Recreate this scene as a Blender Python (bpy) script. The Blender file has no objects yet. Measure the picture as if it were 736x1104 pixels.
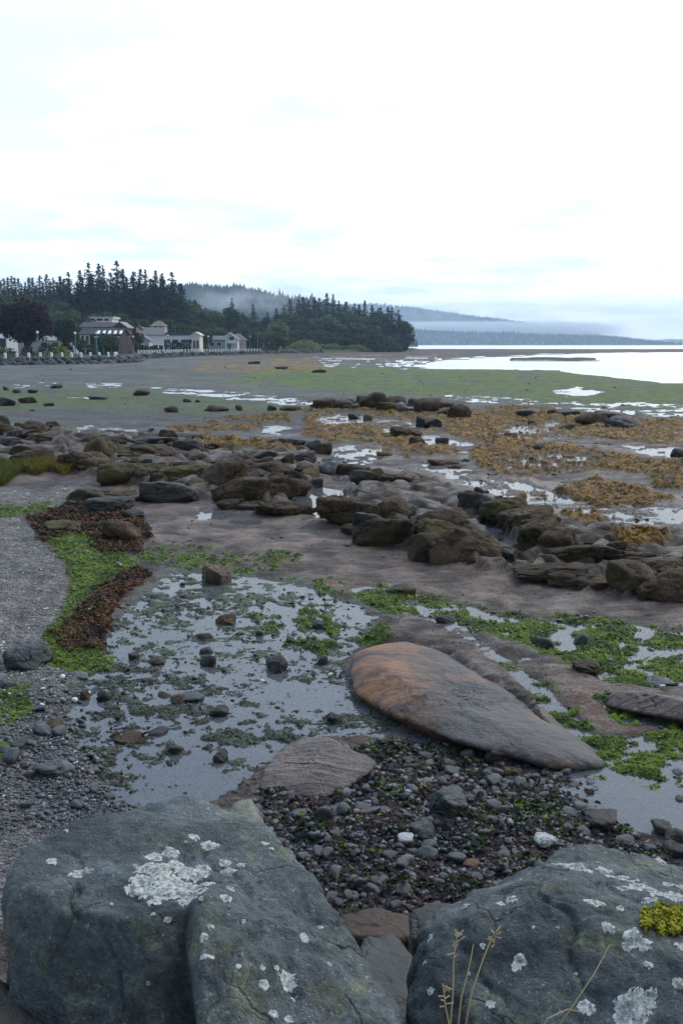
import bpy, bmesh, math, random
import numpy as np
from mathutils import Vector, Matrix
from mathutils.bvhtree import BVHTree

R = math.radians
SC = bpy.context.scene
COL = SC.collection

# ------------------------------------------------------------------ camera, world, sun, exposure
EYE = 3.5
FPX = 1073.0                       # focal length in pixels of the 736 x 1104 photograph
PITCH = math.atan((552 - 371) / FPX)
CT, ST = math.cos(PITCH), math.sin(PITCH)
cam_d = bpy.data.cameras.new("camera")
cam_d.sensor_fit = 'VERTICAL'
cam_d.sensor_height = 36.0
cam_d.lens = 36.0 * FPX / 1104.0
cam_d.clip_start = 0.05
cam_d.clip_end = 40000
cam = bpy.data.objects.new("camera", cam_d)
cam.location = (0, 0, EYE)
cam.rotation_euler = (math.pi / 2 - PITCH, 0, 0)
COL.objects.link(cam)
SC.camera = cam

SUN_EL, SUN_AZ = R(48), R(40)      # azimuth clockwise from +Y
world = bpy.data.worlds.new("World")
SC.world = world
world.use_nodes = True
wn, wl = world.node_tree.nodes, world.node_tree.links
wn.clear()
w_out = wn.new('ShaderNodeOutputWorld')
w_bg = wn.new('ShaderNodeBackground'); w_bg.inputs['Strength'].default_value = 0.1
w_sky = wn.new('ShaderNodeTexSky'); w_sky.sky_type = 'NISHITA'; w_sky.sun_disc = False
w_sky.sun_elevation = SUN_EL; w_sky.sun_rotation = SUN_AZ
w_sky.air_density = 1.0; w_sky.dust_density = 1.5
w_tc = wn.new('ShaderNodeTexCoord')
w_sep = wn.new('ShaderNodeSeparateXYZ'); wl.new(w_tc.outputs['Generated'], w_sep.inputs[0])
def wmath(op, a, b=None, c=None, clamp=False):
    n = wn.new('ShaderNodeMath'); n.operation = op; n.use_clamp = clamp
    for i, x in enumerate((a, b, c)):
        if x is None: continue
        if isinstance(x, (int, float)): n.inputs[i].default_value = x
        else: wl.new(x, n.inputs[i])
    return n.outputs[0]
w_z = wmath('ADD', wmath('MAXIMUM', w_sep.outputs['Z'], 0.0), 0.12)
w_comb = wn.new('ShaderNodeCombineXYZ')
wl.new(wmath('DIVIDE', w_sep.outputs['X'], w_z), w_comb.inputs[0])
wl.new(wmath('DIVIDE', w_sep.outputs['Y'], w_z), w_comb.inputs[1])
w_n1 = wn.new('ShaderNodeTexNoise'); wl.new(w_comb.outputs[0], w_n1.inputs['Vector'])
w_n1.inputs['Scale'].default_value = 0.75; w_n1.inputs['Detail'].default_value = 7; w_n1.inputs['Roughness'].default_value = 0.55
w_n2 = wn.new('ShaderNodeTexNoise'); wl.new(w_comb.outputs[0], w_n2.inputs['Vector'])
w_n2.inputs['Scale'].default_value = 1.9; w_n2.inputs['Detail'].default_value = 6
# thin places in the overcast: more of them high up and to the left
thin = wmath('ADD', wmath('MULTIPLY', w_n1.outputs['Fac'], 1.6), wmath('MULTIPLY', w_n2.outputs['Fac'], 0.5))
thin = wmath('ADD', thin, wmath('MULTIPLY', w_sep.outputs['Z'], 0.95))
thin = wmath('ADD', thin, wmath('MULTIPLY', w_sep.outputs['X'], -0.35))
w_map = wn.new('ShaderNodeMapRange'); wl.new(thin, w_map.inputs['Value'])
w_map.inputs['From Min'].default_value = 1.02; w_map.inputs['From Max'].default_value = 1.75
w_map.inputs['To Min'].default_value = 0.0; w_map.inputs['To Max'].default_value = 0.8
w_map.interpolation_type = 'SMOOTHSTEP'
w_cl = wn.new('ShaderNodeMix'); w_cl.data_type = 'RGBA'
w_cf = wn.new('ShaderNodeMapRange'); w_cf.interpolation_type = 'SMOOTHSTEP'; w_cf.inputs['From Min'].default_value = .36; w_cf.inputs['From Max'].default_value = .60
w_cs = wmath('ADD', wmath('MULTIPLY', w_n1.outputs['Fac'], .55), wmath('MULTIPLY', w_n2.outputs['Fac'], .45))
wl.new(wmath('ADD', w_cs, wmath('MULTIPLY', w_sep.outputs['X'], .16)), w_cf.inputs['Value']); wl.new(w_cf.outputs[0], w_cl.inputs[0])
w_cl.inputs[6].default_value = (8.6, 10.0, 10.7, 1); w_cl.inputs[7].default_value = (15.6, 15.8, 15.6, 1)
w_hi = wn.new('ShaderNodeMix'); w_hi.data_type = 'RGBA'; w_hi.blend_type = 'MULTIPLY'; w_hi.inputs[0].default_value = 1
wl.new(w_sky.outputs[0], w_hi.inputs[6]); w_hi.inputs[7].default_value = (2.3, 2.3, 2.1, 1)
w_mix = wn.new('ShaderNodeMix'); w_mix.data_type = 'RGBA'
wl.new(w_map.outputs[0], w_mix.inputs[0]); wl.new(w_cl.outputs[2], w_mix.inputs[6]); wl.new(w_hi.outputs[2], w_mix.inputs[7])
# added dimming of the unseen sky behind the viewpoint, so near rock faces darken
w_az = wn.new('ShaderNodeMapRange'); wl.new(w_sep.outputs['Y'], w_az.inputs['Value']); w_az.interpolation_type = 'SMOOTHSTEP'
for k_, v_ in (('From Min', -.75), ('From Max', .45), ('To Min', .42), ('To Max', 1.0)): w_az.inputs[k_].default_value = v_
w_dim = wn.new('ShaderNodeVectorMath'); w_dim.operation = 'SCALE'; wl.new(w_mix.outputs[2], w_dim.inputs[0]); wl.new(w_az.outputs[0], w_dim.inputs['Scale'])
# the deck is thinner and bluer high overhead
w_hz = wn.new('ShaderNodeMapRange'); wl.new(w_sep.outputs['Z'], w_hz.inputs['Value']); w_hz.interpolation_type = 'SMOOTHSTEP'
w_hz.inputs['From Min'].default_value = .20; w_hz.inputs['From Max'].default_value = .50
w_tint = wn.new('ShaderNodeMix'); w_tint.data_type = 'RGBA'; w_tint.blend_type = 'MULTIPLY'; wl.new(w_hz.outputs[0], w_tint.inputs[0])
wl.new(w_dim.outputs[0], w_tint.inputs[6]); w_tint.inputs[7].default_value = (1.15, 1.22, 1.36, 1)
w_lo = wn.new('ShaderNodeMapRange'); wl.new(w_sep.outputs['Z'], w_lo.inputs['Value']); w_lo.interpolation_type = 'SMOOTHSTEP'
for k_, v_ in (('From Min', .0), ('From Max', .17), ('To Min', 1.18), ('To Max', 1.0)): w_lo.inputs[k_].default_value = v_
w_glow = wn.new('ShaderNodeVectorMath'); w_glow.operation = 'SCALE'; wl.new(w_tint.outputs[2], w_glow.inputs[0]); wl.new(w_lo.outputs[0], w_glow.inputs['Scale'])
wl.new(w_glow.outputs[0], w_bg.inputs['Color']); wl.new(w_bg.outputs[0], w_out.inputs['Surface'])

sun_d = bpy.data.lights.new("sun", 'SUN'); sun_d.energy = 0.8; sun_d.angle = R(25); sun_d.color = (1.0, 0.96, 0.9)
sun = bpy.data.objects.new("sun", sun_d)
sdir = Vector((math.sin(SUN_AZ) * math.cos(SUN_EL), math.cos(SUN_AZ) * math.cos(SUN_EL), math.sin(SUN_EL)))
sun.rotation_euler = (-sdir).to_track_quat('-Z', 'Y').to_euler()
COL.objects.link(sun)

vs = SC.view_settings
SC.display_settings.display_device = 'sRGB'
vs.view_transform = 'Standard'; vs.look = 'None'; vs.exposure = 0.27; vs.gamma = 1.0; vs.use_curve_mapping = False
SC.cycles.max_bounces = 6; SC.cycles.diffuse_bounces = 2; SC.cycles.glossy_bounces = 3
SC.cycles.transparent_max_bounces = 12; SC.cycles.volume_bounces = 1
SC.cycles.use_denoising = True
SC.cycles.use_adaptive_sampling = True

# ------------------------------------------------------------------ geometry of the view: photograph pixel <-> place
def ray(px, py):
    u, v = (px - 368) / FPX, (py - 552) / FPX
    return Vector((u, CT - v * ST, -ST - v * CT))
def gnd(px, py, z=0.0):
    d = ray(px, py); t = (z - EYE) / d.z
    return Vector((d.x * t, d.y * t, z))
def pt(px, py, Y):
    d = ray(px, py); t = Y / d.y
    return Vector((d.x * t, Y, EYE + d.z * t))
def px_at(px, Y, z):
    return (px - 368) / FPX * (Y * CT - (z - EYE) * ST)
def project(x, y, z):
    dep = np.maximum(y * CT - (z - EYE) * ST, 0.05)
    up = y * ST + (z - EYE) * CT
    return 368 + FPX * x / dep, 552 - FPX * up / dep

# ------------------------------------------------------------------ noise
def _h(ix, iy, iz, seed):
    n = (ix.astype(np.int64) * 73856093) ^ (iy.astype(np.int64) * 19349663) ^ (iz.astype(np.int64) * 83492791) ^ (seed * 2654435761)
    n &= 0xffffffff
    n = ((n ^ (n >> 15)) * 2246822519) & 0xffffffff
    n = ((n ^ (n >> 13)) * 3266489917) & 0xffffffff
    return n ^ (n >> 16)
_G2 = np.stack([np.cos(np.arange(64) * 2 * np.pi / 64), np.sin(np.arange(64) * 2 * np.pi / 64)], 1)
_g3 = np.random.RandomState(5).normal(size=(256, 3)); _G3 = _g3 / np.linalg.norm(_g3, axis=1)[:, None]
def n2(x, y, seed=0):
    xf, yf = np.floor(x), np.floor(y); fx, fy = x - xf, y - yf
    ux, uy = fx * fx * fx * (fx * (fx * 6 - 15) + 10), fy * fy * fy * (fy * (fy * 6 - 15) + 10)
    o = 0; z0 = np.zeros_like(xf)
    for i in (0, 1):
        for j in (0, 1):
            g = _G2[_h(xf + i, yf + j, z0, seed) & 63]
            o = o + (g[..., 0] * (fx - i) + g[..., 1] * (fy - j)) * (ux if i else 1 - ux) * (uy if j else 1 - uy)
    return o * 1.4
def n3(p, seed=0):
    f = np.floor(p); q = p - f; w = q * q * q * (q * (q * 6 - 15) + 10)
    o = 0
    for i in (0, 1):
        for j in (0, 1):
            for k in (0, 1):
                g = _G3[_h(f[:, 0] + i, f[:, 1] + j, f[:, 2] + k, seed) & 255]
                o = o + (g[:, 0] * (q[:, 0] - i) + g[:, 1] * (q[:, 1] - j) + g[:, 2] * (q[:, 2] - k)) * \
                    (w[:, 0] if i else 1 - w[:, 0]) * (w[:, 1] if j else 1 - w[:, 1]) * (w[:, 2] if k else 1 - w[:, 2])
    return o * 1.5
def fb2(x, y, seed=0, oct=4, gain=0.5):
    o, a = 0, 1.0
    for i in range(oct):
        o = o + a * n2(x * 2 ** i + 17.3 * i, y * 2 ** i - 9.1 * i, seed + i); a *= gain
    return o
def fb3(p, seed=0, oct=4, gain=0.5):
    o, a = 0, 1.0
    for i in range(oct):
        o = o + a * n3(p * 2 ** i + 7.7 * i, seed + i); a *= gain
    return o
def ss(a, b, x):
    t = np.clip((x - a) / (b - a), 0, 1); return t * t * (3 - 2 * t)

# ------------------------------------------------------------------ mesh helpers
def mk_mesh(name, V, F, smooth=True, col=None, extra=None):
    V = np.asarray(V, np.float32); F = np.asarray(F, np.int32)
    me = bpy.data.meshes.new(name)
    n, k = F.shape
    me.vertices.add(len(V)); me.vertices.foreach_set('co', V.ravel())
    me.loops.add(n * k); me.loops.foreach_set('vertex_index', F.ravel())
    me.polygons.add(n); me.polygons.foreach_set('loop_start', np.arange(0, n * k, k, dtype=np.int32))
    me.polygons.foreach_set('use_smooth', np.full(n, smooth, dtype=bool))
    if col is not None:
        c = np.ones((len(V), 4), np.float32); c[:, :3] = col
        a = me.attributes.new('Col', 'FLOAT_COLOR', 'POINT'); a.data.foreach_set('color', c.ravel())
    for key, val in (extra or {}).items():
        a = me.attributes.new(key, 'FLOAT', 'POINT'); a.data.foreach_set('value', np.asarray(val, np.float32))
    me.update(calc_edges=True); me.validate()
    return me
def link(name, me, mat=None, parent=None, loc=None):
    o = bpy.data.objects.new(name, me); COL.objects.link(o)
    if mat and me and not me.materials: me.materials.append(mat)
    if parent: o.parent = parent
    if loc is not None: o.location = loc
    return o
def tag(o, label=None, cat=None, group=None, kind=None):
    if label: o['label'] = label
    if cat: o['category'] = cat
    if group: o['group'] = group
    if kind: o['kind'] = kind
    return o
def empty(name, loc, rz=0):
    o = bpy.data.objects.new(name, None); o.location = loc; o.rotation_euler = (0, 0, rz); o.empty_display_size = .2
    COL.objects.link(o); return o
def copy_tree(o, parent=None):
    c = o.copy(); COL.objects.link(c)
    if parent: c.parent = parent
    for ch in list(o.children): copy_tree(ch, c)
    return c
_ico = {}
def ico(s):
    if s not in _ico:
        bm = bmesh.new(); bmesh.ops.create_icosphere(bm, subdivisions=s, radius=1)
        _ico[s] = (np.array([v.co[:] for v in bm.verts]), np.array([[v.index for v in f.verts] for f in bm.faces])); bm.free()
    return _ico[s]
class MB:
    "collects boxes, prisms and tubes into one mesh"
    def __init__(s): s.v = []; s.f = []
    def box(s, x0, x1, y0, y1, z0, z1):
        b = len(s.v)
        s.v += [(x0, y0, z0), (x1, y0, z0), (x1, y1, z0), (x0, y1, z0), (x0, y0, z1), (x1, y0, z1), (x1, y1, z1), (x0, y1, z1)]
        s.f += [[b + i for i in q] for q in ((3, 2, 1, 0), (4, 5, 6, 7), (0, 1, 5, 4), (1, 2, 6, 5), (2, 3, 7, 6), (3, 0, 4, 7))]; return s
    def poly(s, pts, faces):
        b = len(s.v); s.v += [tuple(p) for p in pts]; s.f += [[b + i for i in q] for q in faces]; return s
    def tube(s, pts, radii, n=8):
        b = len(s.v); m = len(pts)
        for i, p in enumerate(pts):
            p = Vector(p); d = (Vector(pts[min(i + 1, m - 1)]) - Vector(pts[max(i - 1, 0)])).normalized()
            a = d.orthogonal().normalized(); c = d.cross(a)
            for k in range(n):
                t = 2 * math.pi * k / n; s.v.append(tuple(p + (a * math.cos(t) + c * math.sin(t)) * radii[i]))
        for i in range(m - 1):
            for k in range(n):
                s.f.append([b + i * n + k, b + i * n + (k + 1) % n, b + (i + 1) * n + (k + 1) % n, b + (i + 1) * n + k])
        s.f.append([b + k for k in range(n)][::-1]); s.f.append([b + (m - 1) * n + k for k in range(n)]); return s
    def build(s, name, mat, parent=None, smooth=False, loc=None):
        me = bpy.data.meshes.new(name); me.from_pydata(s.v, [], s.f); me.update()
        if smooth: me.polygons.foreach_set('use_smooth', np.ones(len(me.polygons), bool))
        bm = bmesh.new(); bm.from_mesh(me); bmesh.ops.recalc_face_normals(bm, faces=bm.faces); bm.to_mesh(me); bm.free()
        return link(name, me, mat, parent, loc)

# ------------------------------------------------------------------ materials
class NT:
    def __init__(s, name):
        s.m = bpy.data.materials.new(name); s.m.use_nodes = True
        s.n, s.l = s.m.node_tree.nodes, s.m.node_tree.links
        s.n.clear(); s.out = s.n.new('ShaderNodeOutputMaterial')
    def node(s, t, **kw):
        n = s.n.new(t)
        for k, v in kw.items(): setattr(n, k, v)
        return n
    def put(s, sock, v):
        if isinstance(v, bpy.types.NodeSocket): s.l.new(v, sock)
        else: sock.default_value = v
    def math(s, op, a, b=0.0, clamp=False):
        n = s.node('ShaderNodeMath', operation=op, use_clamp=clamp); s.put(n.inputs[0], a); s.put(n.inputs[1], b); return n.outputs[0]
    def mix(s, f, a, b, mode='MIX'):
        n = s.node('ShaderNodeMix', data_type='RGBA', blend_type=mode)
        s.put(n.inputs[0], f); s.put(n.inputs[6], a if not isinstance(a, tuple) else (*a, 1)); s.put(n.inputs[7], b if not isinstance(b, tuple) else (*b, 1)); return n.outputs[2]
    def noise(s, scale, detail=5, rough=.55, vec=None, dist=0.0):
        n = s.node('ShaderNodeTexNoise'); n.inputs['Scale'].default_value = scale; n.inputs['Detail'].default_value = detail
        n.inputs['Roughness'].default_value = rough; n.inputs['Distortion'].default_value = dist
        s.l.new(vec if vec else s.obj(), n.inputs['Vector']); return n.outputs['Fac']
    def voro(s, scale, feature='F1', vec=None, out='Distance'):
        n = s.node('ShaderNodeTexVoronoi', feature=feature); n.inputs['Scale'].default_value = scale
        s.l.new(vec if vec else s.obj(), n.inputs['Vector']); return n.outputs[out]
    def obj(s):
        if not hasattr(s, '_tc'): s._tc = s.node('ShaderNodeTexCoord')
        return s._tc.outputs['Object']
    def geo(s, k):
        if not hasattr(s, '_g'): s._g = s.node('ShaderNodeNewGeometry')
        return s._g.outputs[k]
    def rng(s, v, a, b, c=0.0, d=1.0, smooth=True):
        n = s.node('ShaderNodeMapRange'); n.interpolation_type = 'SMOOTHSTEP' if smooth else 'LINEAR'
        s.put(n.inputs['Value'], v)
        for k, x in zip(('From Min', 'From Max', 'To Min', 'To Max'), (a, b, c, d)): n.inputs[k].default_value = x
        return n.outputs[0]
    def attr(s, name, out='Color'):
        n = s.node('ShaderNodeAttribute', attribute_name=name); return n.outputs[out]
    def rnd(s): return s.node('ShaderNodeObjectInfo').outputs['Random']
    def bump(s, h, strength, dist, prev=None):
        n = s.node('ShaderNodeBump'); n.inputs['Strength'].default_value = strength; n.inputs['Distance'].default_value = dist
        s.l.new(h, n.inputs['Height'])
        if prev: s.l.new(prev, n.inputs['Normal'])
        return n.outputs[0]
    def bsdf(s, col, rough, normal=None, **kw):
        b = s.node('ShaderNodeBsdfPrincipled'); s.put(b.inputs['Base Color'], col if not isinstance(col, tuple) else (*col, 1)); s.put(b.inputs['Roughness'], rough)
        if normal: s.l.new(normal, b.inputs['Normal'])
        for k, v in kw.items(): s.put(b.inputs[k], v)
        s.l.new(b.outputs[0], s.out.inputs['Surface']); return s.m
def simple(name, col, rough=.6, var=.15, scale=3.0, **kw):
    t = NT(name); f = t.noise(scale, 4)
    c = t.mix(f, tuple(x * (1 - var) for x in col), tuple(min(1, x * (1 + var)) for x in col))
    kw.setdefault('Specular IOR Level', .12)
    return t.bsdf(c, rough, **kw)

def make_ground_mat():
    t = NT('ground'); pos = t.geo('Position'); base = t.attr('Col'); wet = t.attr('wet', 'Fac'); grit = t.attr('grit', 'Fac')
    a = t.noise(3.0, 6, .6, pos); b = t.noise(38.0, 4, .65, pos); v = t.voro(38.0, 'F1', pos); vc = t.voro(38.0, 'F1', pos, 'Color')
    k = t.math('MULTIPLY', t.rng(a, .25, .75, .72, 1.28), t.rng(b, .25, .75, .72, 1.3))
    g = t.node('ShaderNodeSeparateColor'); t.l.new(vc, g.inputs[0])
    kk = t.math('MULTIPLY', k, t.math('ADD', 1.0, t.math('MULTIPLY', grit, t.math('SUBTRACT', t.math('MULTIPLY', g.outputs[0], 1.5), .75))))
    n = t.node('ShaderNodeVectorMath', operation='SCALE'); t.l.new(base, n.inputs[0]); t.l.new(kk, n.inputs['Scale'])
    rough = t.math('ADD', t.math('SUBTRACT', .9, t.math('MULTIPLY', wet, .55)), t.math('MULTIPLY', t.math('SUBTRACT', b, .5), .2))
    mpg = t.node('ShaderNodeMapping'); mpg.inputs['Rotation'].default_value = (0, 0, R(32)); mpg.inputs['Scale'].default_value = (1.2, 9.0, 1); t.l.new(pos, mpg.inputs['Vector'])
    rp = t.noise(1.0, 5, .6, mpg.outputs[0], .5); fn = t.noise(130.0, 3, .6, pos)
    h = t.math('ADD', t.math('MULTIPLY', t.math('SUBTRACT', .6, v), t.math('MULTIPLY', grit, .9)), t.math('ADD', t.math('MULTIPLY', b, .45), t.math('MULTIPLY', a, .6)))
    h = t.math('ADD', h, t.math('ADD', t.math('MULTIPLY', rp, .9), t.math('MULTIPLY', fn, .22)))
    n2_ = t.node('ShaderNodeVectorMath', operation='SCALE'); t.l.new(n.outputs[0], n2_.inputs[0]); t.l.new(t.math('MULTIPLY', t.rng(rp, .3, .7, .78, 1.22), t.rng(fn, .3, .7, .8, 1.2)), n2_.inputs['Scale'])
    nm = t.bump(h, 1.0, .045)
    return t.bsdf(n2_.outputs[0], rough, nm, **{'Specular IOR Level': t.math('ADD', .08, t.math('MULTIPLY', t.math('MULTIPLY', wet, t.rng(b, .35, .65)), .45))})
def t_warp(t, vec, scale):
    nz = t.node('ShaderNodeTexNoise'); nz.inputs['Scale'].default_value = scale * 1.4; nz.inputs['Detail'].default_value = 4; t.l.new(vec, nz.inputs['Vector'])
    sc = t.node('ShaderNodeVectorMath', operation='SCALE'); t.l.new(nz.outputs['Color'], sc.inputs[0]); sc.inputs['Scale'].default_value = .6 / scale
    ad = t.node('ShaderNodeVectorMath', operation='ADD'); t.l.new(vec, ad.inputs[0]); t.l.new(sc.outputs[0], ad.inputs[1]); return ad.outputs[0]
def rock_mat(name, c1, c2, c3=None, rough=.6, scale=4.0, spec=.4, bump=.5, fine=30.0, strata=None, crack=.6):
    t = NT(name); vec = t.obj()
    r = t.rnd()
    off = t.node('ShaderNodeVectorMath', operation='ADD'); t.l.new(vec, off.inputs[0]); 
    cmb = t.node('ShaderNodeCombineXYZ'); t.put(cmb.inputs[0], t.math('MULTIPLY', r, 50.0)); t.put(cmb.inputs[1], t.math('MULTIPLY', r, -31.0)); t.l.new(cmb.outputs[0], off.inputs[1])
    vec = off.outputs[0]
    a = t.noise(scale, 6, .62, vec, .4); b = t.noise(fine, 5, .65, vec); cst = t.noise(scale * .6, 4, .6, vec, 1.2)
    col = t.mix(t.rng(a, .32, .68), c1, c2)
    if c3: col = t.mix(t.math('MULTIPLY', t.rng(cst, .52, .66), .8), col, c3)
    k = t.math('MULTIPLY', t.rng(b, .25, .75, .6, 1.4), t.math('ADD', .78, t.math('MULTIPLY', r, .44)))
    n = t.node('ShaderNodeVectorMath', operation='SCALE'); t.l.new(col, n.inputs[0]); t.l.new(k, n.inputs['Scale'])
    cr = t.rng(t.voro(scale * .7, 'DISTANCE_TO_EDGE', t_warp(t, vec, scale)), .0, .035)
    h = t.math('ADD', t.math('MULTIPLY', a, 1.0), t.math('MULTIPLY', b, .35)); h = t.math('ADD', h, t.math('MULTIPLY', cr, crack * .25))
    if strata:
        mpn = t.node('ShaderNodeMapping'); mpn.inputs['Rotation'].default_value = (0, 0, R(-14)); mpn.inputs['Scale'].default_value = (.5, strata, strata * .5); t.l.new(vec, mpn.inputs['Vector'])
        w = t.node('ShaderNodeTexNoise'); w.inputs['Scale'].default_value = 1.0; w.inputs['Detail'].default_value = 6; w.inputs['Roughness'].default_value = .6; t.l.new(mpn.outputs[0], w.inputs['Vector'])
        h = t.math('ADD', h, t.math('MULTIPLY', w.outputs['Fac'], 1.6))
    nm = t.bump(h, bump, .5 / scale)
    return t.bsdf(n.outputs[0], t.rng(b, .2, .8, rough - .12, rough + .15), nm, **{'Specular IOR Level': spec})
def leaf_mat(name, rough=.6, trans=.25, spec=.2):
    t = NT(name); c = t.attr('Col'); r = t.rnd()
    n = t.node('ShaderNodeVectorMath', operation='SCALE'); t.l.new(c, n.inputs[0]); t.put(n.inputs['Scale'], t.math('ADD', .75, t.math('MULTIPLY', r, .5)))
    b = t.node('ShaderNodeBsdfPrincipled'); t.l.new(n.outputs[0], b.inputs['Base Color']); b.inputs['Roughness'].default_value = rough; b.inputs['Specular IOR Level'].default_value = spec
    tr = t.node('ShaderNodeBsdfTranslucent'); t.l.new(n.outputs[0], tr.inputs['Color'])
    m = t.node('ShaderNodeMixShader'); m.inputs[0].default_value = trans
    t.l.new(b.outputs[0], m.inputs[1]); t.l.new(tr.outputs[0], m.inputs[2]); t.l.new(m.outputs[0], t.out.inputs['Surface']); return t.m
def water_mat(name, tint, ripple=.0, rscale=3.0, rough=.015, body=None, bodyfac=0.0):
    t = NT(name); pos = t.geo('Position')
    fr = t.node('ShaderNodeFresnel'); fr.inputs['IOR'].default_value = 1.33
    gl = t.node('ShaderNodeBsdfGlossy'); sy = t.node('ShaderNodeSeparateXYZ'); t.l.new(pos, sy.inputs[0])
    t.put(gl.inputs['Roughness'], t.rng(sy.outputs[1], 14, 60, rough, max(rough, .26)))
    tp = t.node('ShaderNodeBsdfTransparent'); tp.inputs['Color'].default_value = (*tint, 1)
    if ripple:
        mp = t.node('ShaderNodeMapping'); mp.inputs['Scale'].default_value = (.35, 1, 1); t.l.new(pos, mp.inputs['Vector'])
        nm = t.bump(t.noise(rscale, 3, .5, mp.outputs[0]), ripple, .05); t.l.new(nm, gl.inputs['Normal']); t.l.new(nm, fr.inputs['Normal'])
    under = tp.outputs[0]
    if body:
        d = t.node('ShaderNodeBsdfDiffuse'); d.inputs['Color'].default_value = (*body, 1)
        mm = t.node('ShaderNodeMixShader'); mm.inputs[0].default_value = bodyfac; t.l.new(tp.outputs[0], mm.inputs[1]); t.l.new(d.outputs[0], mm.inputs[2]); under = mm.outputs[0]
    m = t.node('ShaderNodeMixShader'); t.l.new(fr.outputs[0], m.inputs[0]); t.l.new(under, m.inputs[1]); t.l.new(gl.outputs[0], m.inputs[2])
    t.l.new(m.outputs[0], t.out.inputs['Surface']); return t.m

M = {}
M['ground'] = make_ground_mat()
M['dark'] = rock_mat('dark_wet_rock', (.017, .016, .015), (.042, .039, .036), (.026, .028, .018), .6, 5.0, .25)
M['brown'] = rock_mat('brown_shore_rock', (.026, .018, .011), (.098, .070, .046), (.056, .046, .020), .75, 2.2, .12)
M['olive'] = rock_mat('olive_weedy_rock', (.030, .024, .011), (.095, .076, .036), (.058, .058, .016), .75, 2.4, .12)
M['tan'] = rock_mat('tan_sandstone', (.085, .065, .048), (.15, .115, .085), (.07, .055, .045), .65, 3.0, .2)
M['rust'] = rock_mat('rust_brown_rock', (.075, .042, .030), (.135, .078, .052), None, .6, 3.0, .25)
M['grey'] = rock_mat('grey_rock', (.065, .068, .078), (.125, .128, .14), (.055, .058, .06), .6, 3.0, .35)
M['weedy'] = rock_mat('weed_covered_rock', (.030, .022, .010), (.072, .050, .018), (.034, .034, .014), .7, 9.0, .25, .9, 45.0)
M['pale'] = rock_mat('pale_stone', (.30, .30, .29), (.45, .44, .42), None, .6, 8.0, .3)
M['greenblack'] = rock_mat('green_black_rock', (.019, .024, .024), (.044, .054, .051), (.016, .019, .020), .5, 4.0, .35)

# ------------------------------------------------------------------ the tidal flat
def base_z(x, y):
    yy = np.maximum(y, .5); u = x / yy
    b = -.34 * ss(55, 170, y) * ss(-.08, .12, u)
    # rubble slope that climbs to the viewpoint
    b = b + .55 * ss(5.0, 2.4, y)
    return b
def poly_mask(px, py, poly, soft=6.0, warp=None):
    poly = np.array(poly, float); m = np.zeros_like(px)
    edge = (poly[:, 0] >= 734) & (poly[:, 0] < 800); poly[edge, 0] += 200     # the shore goes on past the frame
    pad = soft + (12 if warp is None else 12 + float(np.max(np.abs(warp))))
    lo, hi = poly.min(0) - pad, poly.max(0) + pad
    idx = np.nonzero((px > lo[0]) & (px < hi[0]) & (py > lo[1]) & (py < hi[1]))[0]
    if not len(idx): return m
    X, Y = px[idx], py[idx]; d2 = np.full(len(idx), 1e18); ins = np.zeros(len(idx), bool)
    for i in range(len(poly)):
        ax, ay = poly[i]; bx, by = poly[(i + 1) % len(poly)]
        ex, ey = bx - ax, by - ay; l2 = ex * ex + ey * ey + 1e-9
        t = np.clip(((X - ax) * ex + (Y - ay) * ey) / l2, 0, 1)
        # distances count more across the view's foreshortened direction
        d2 = np.minimum(d2, (X - ax - t * ex) ** 2 + ((Y - ay - t * ey) * 1.8) ** 2)
        c = (ay > Y) != (by > Y)
        with np.errstate(divide='ignore', invalid='ignore'):
            xi = ax + (Y - ay) * ex / (ey if ey != 0 else 1e-9)
        ins ^= c & (X < xi)
    s = np.where(ins, 1, -1) * np.sqrt(d2)
    if warp is not None: s = s + warp[idx]
    m[idx] = ss(-soft, soft, s); return m

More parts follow.
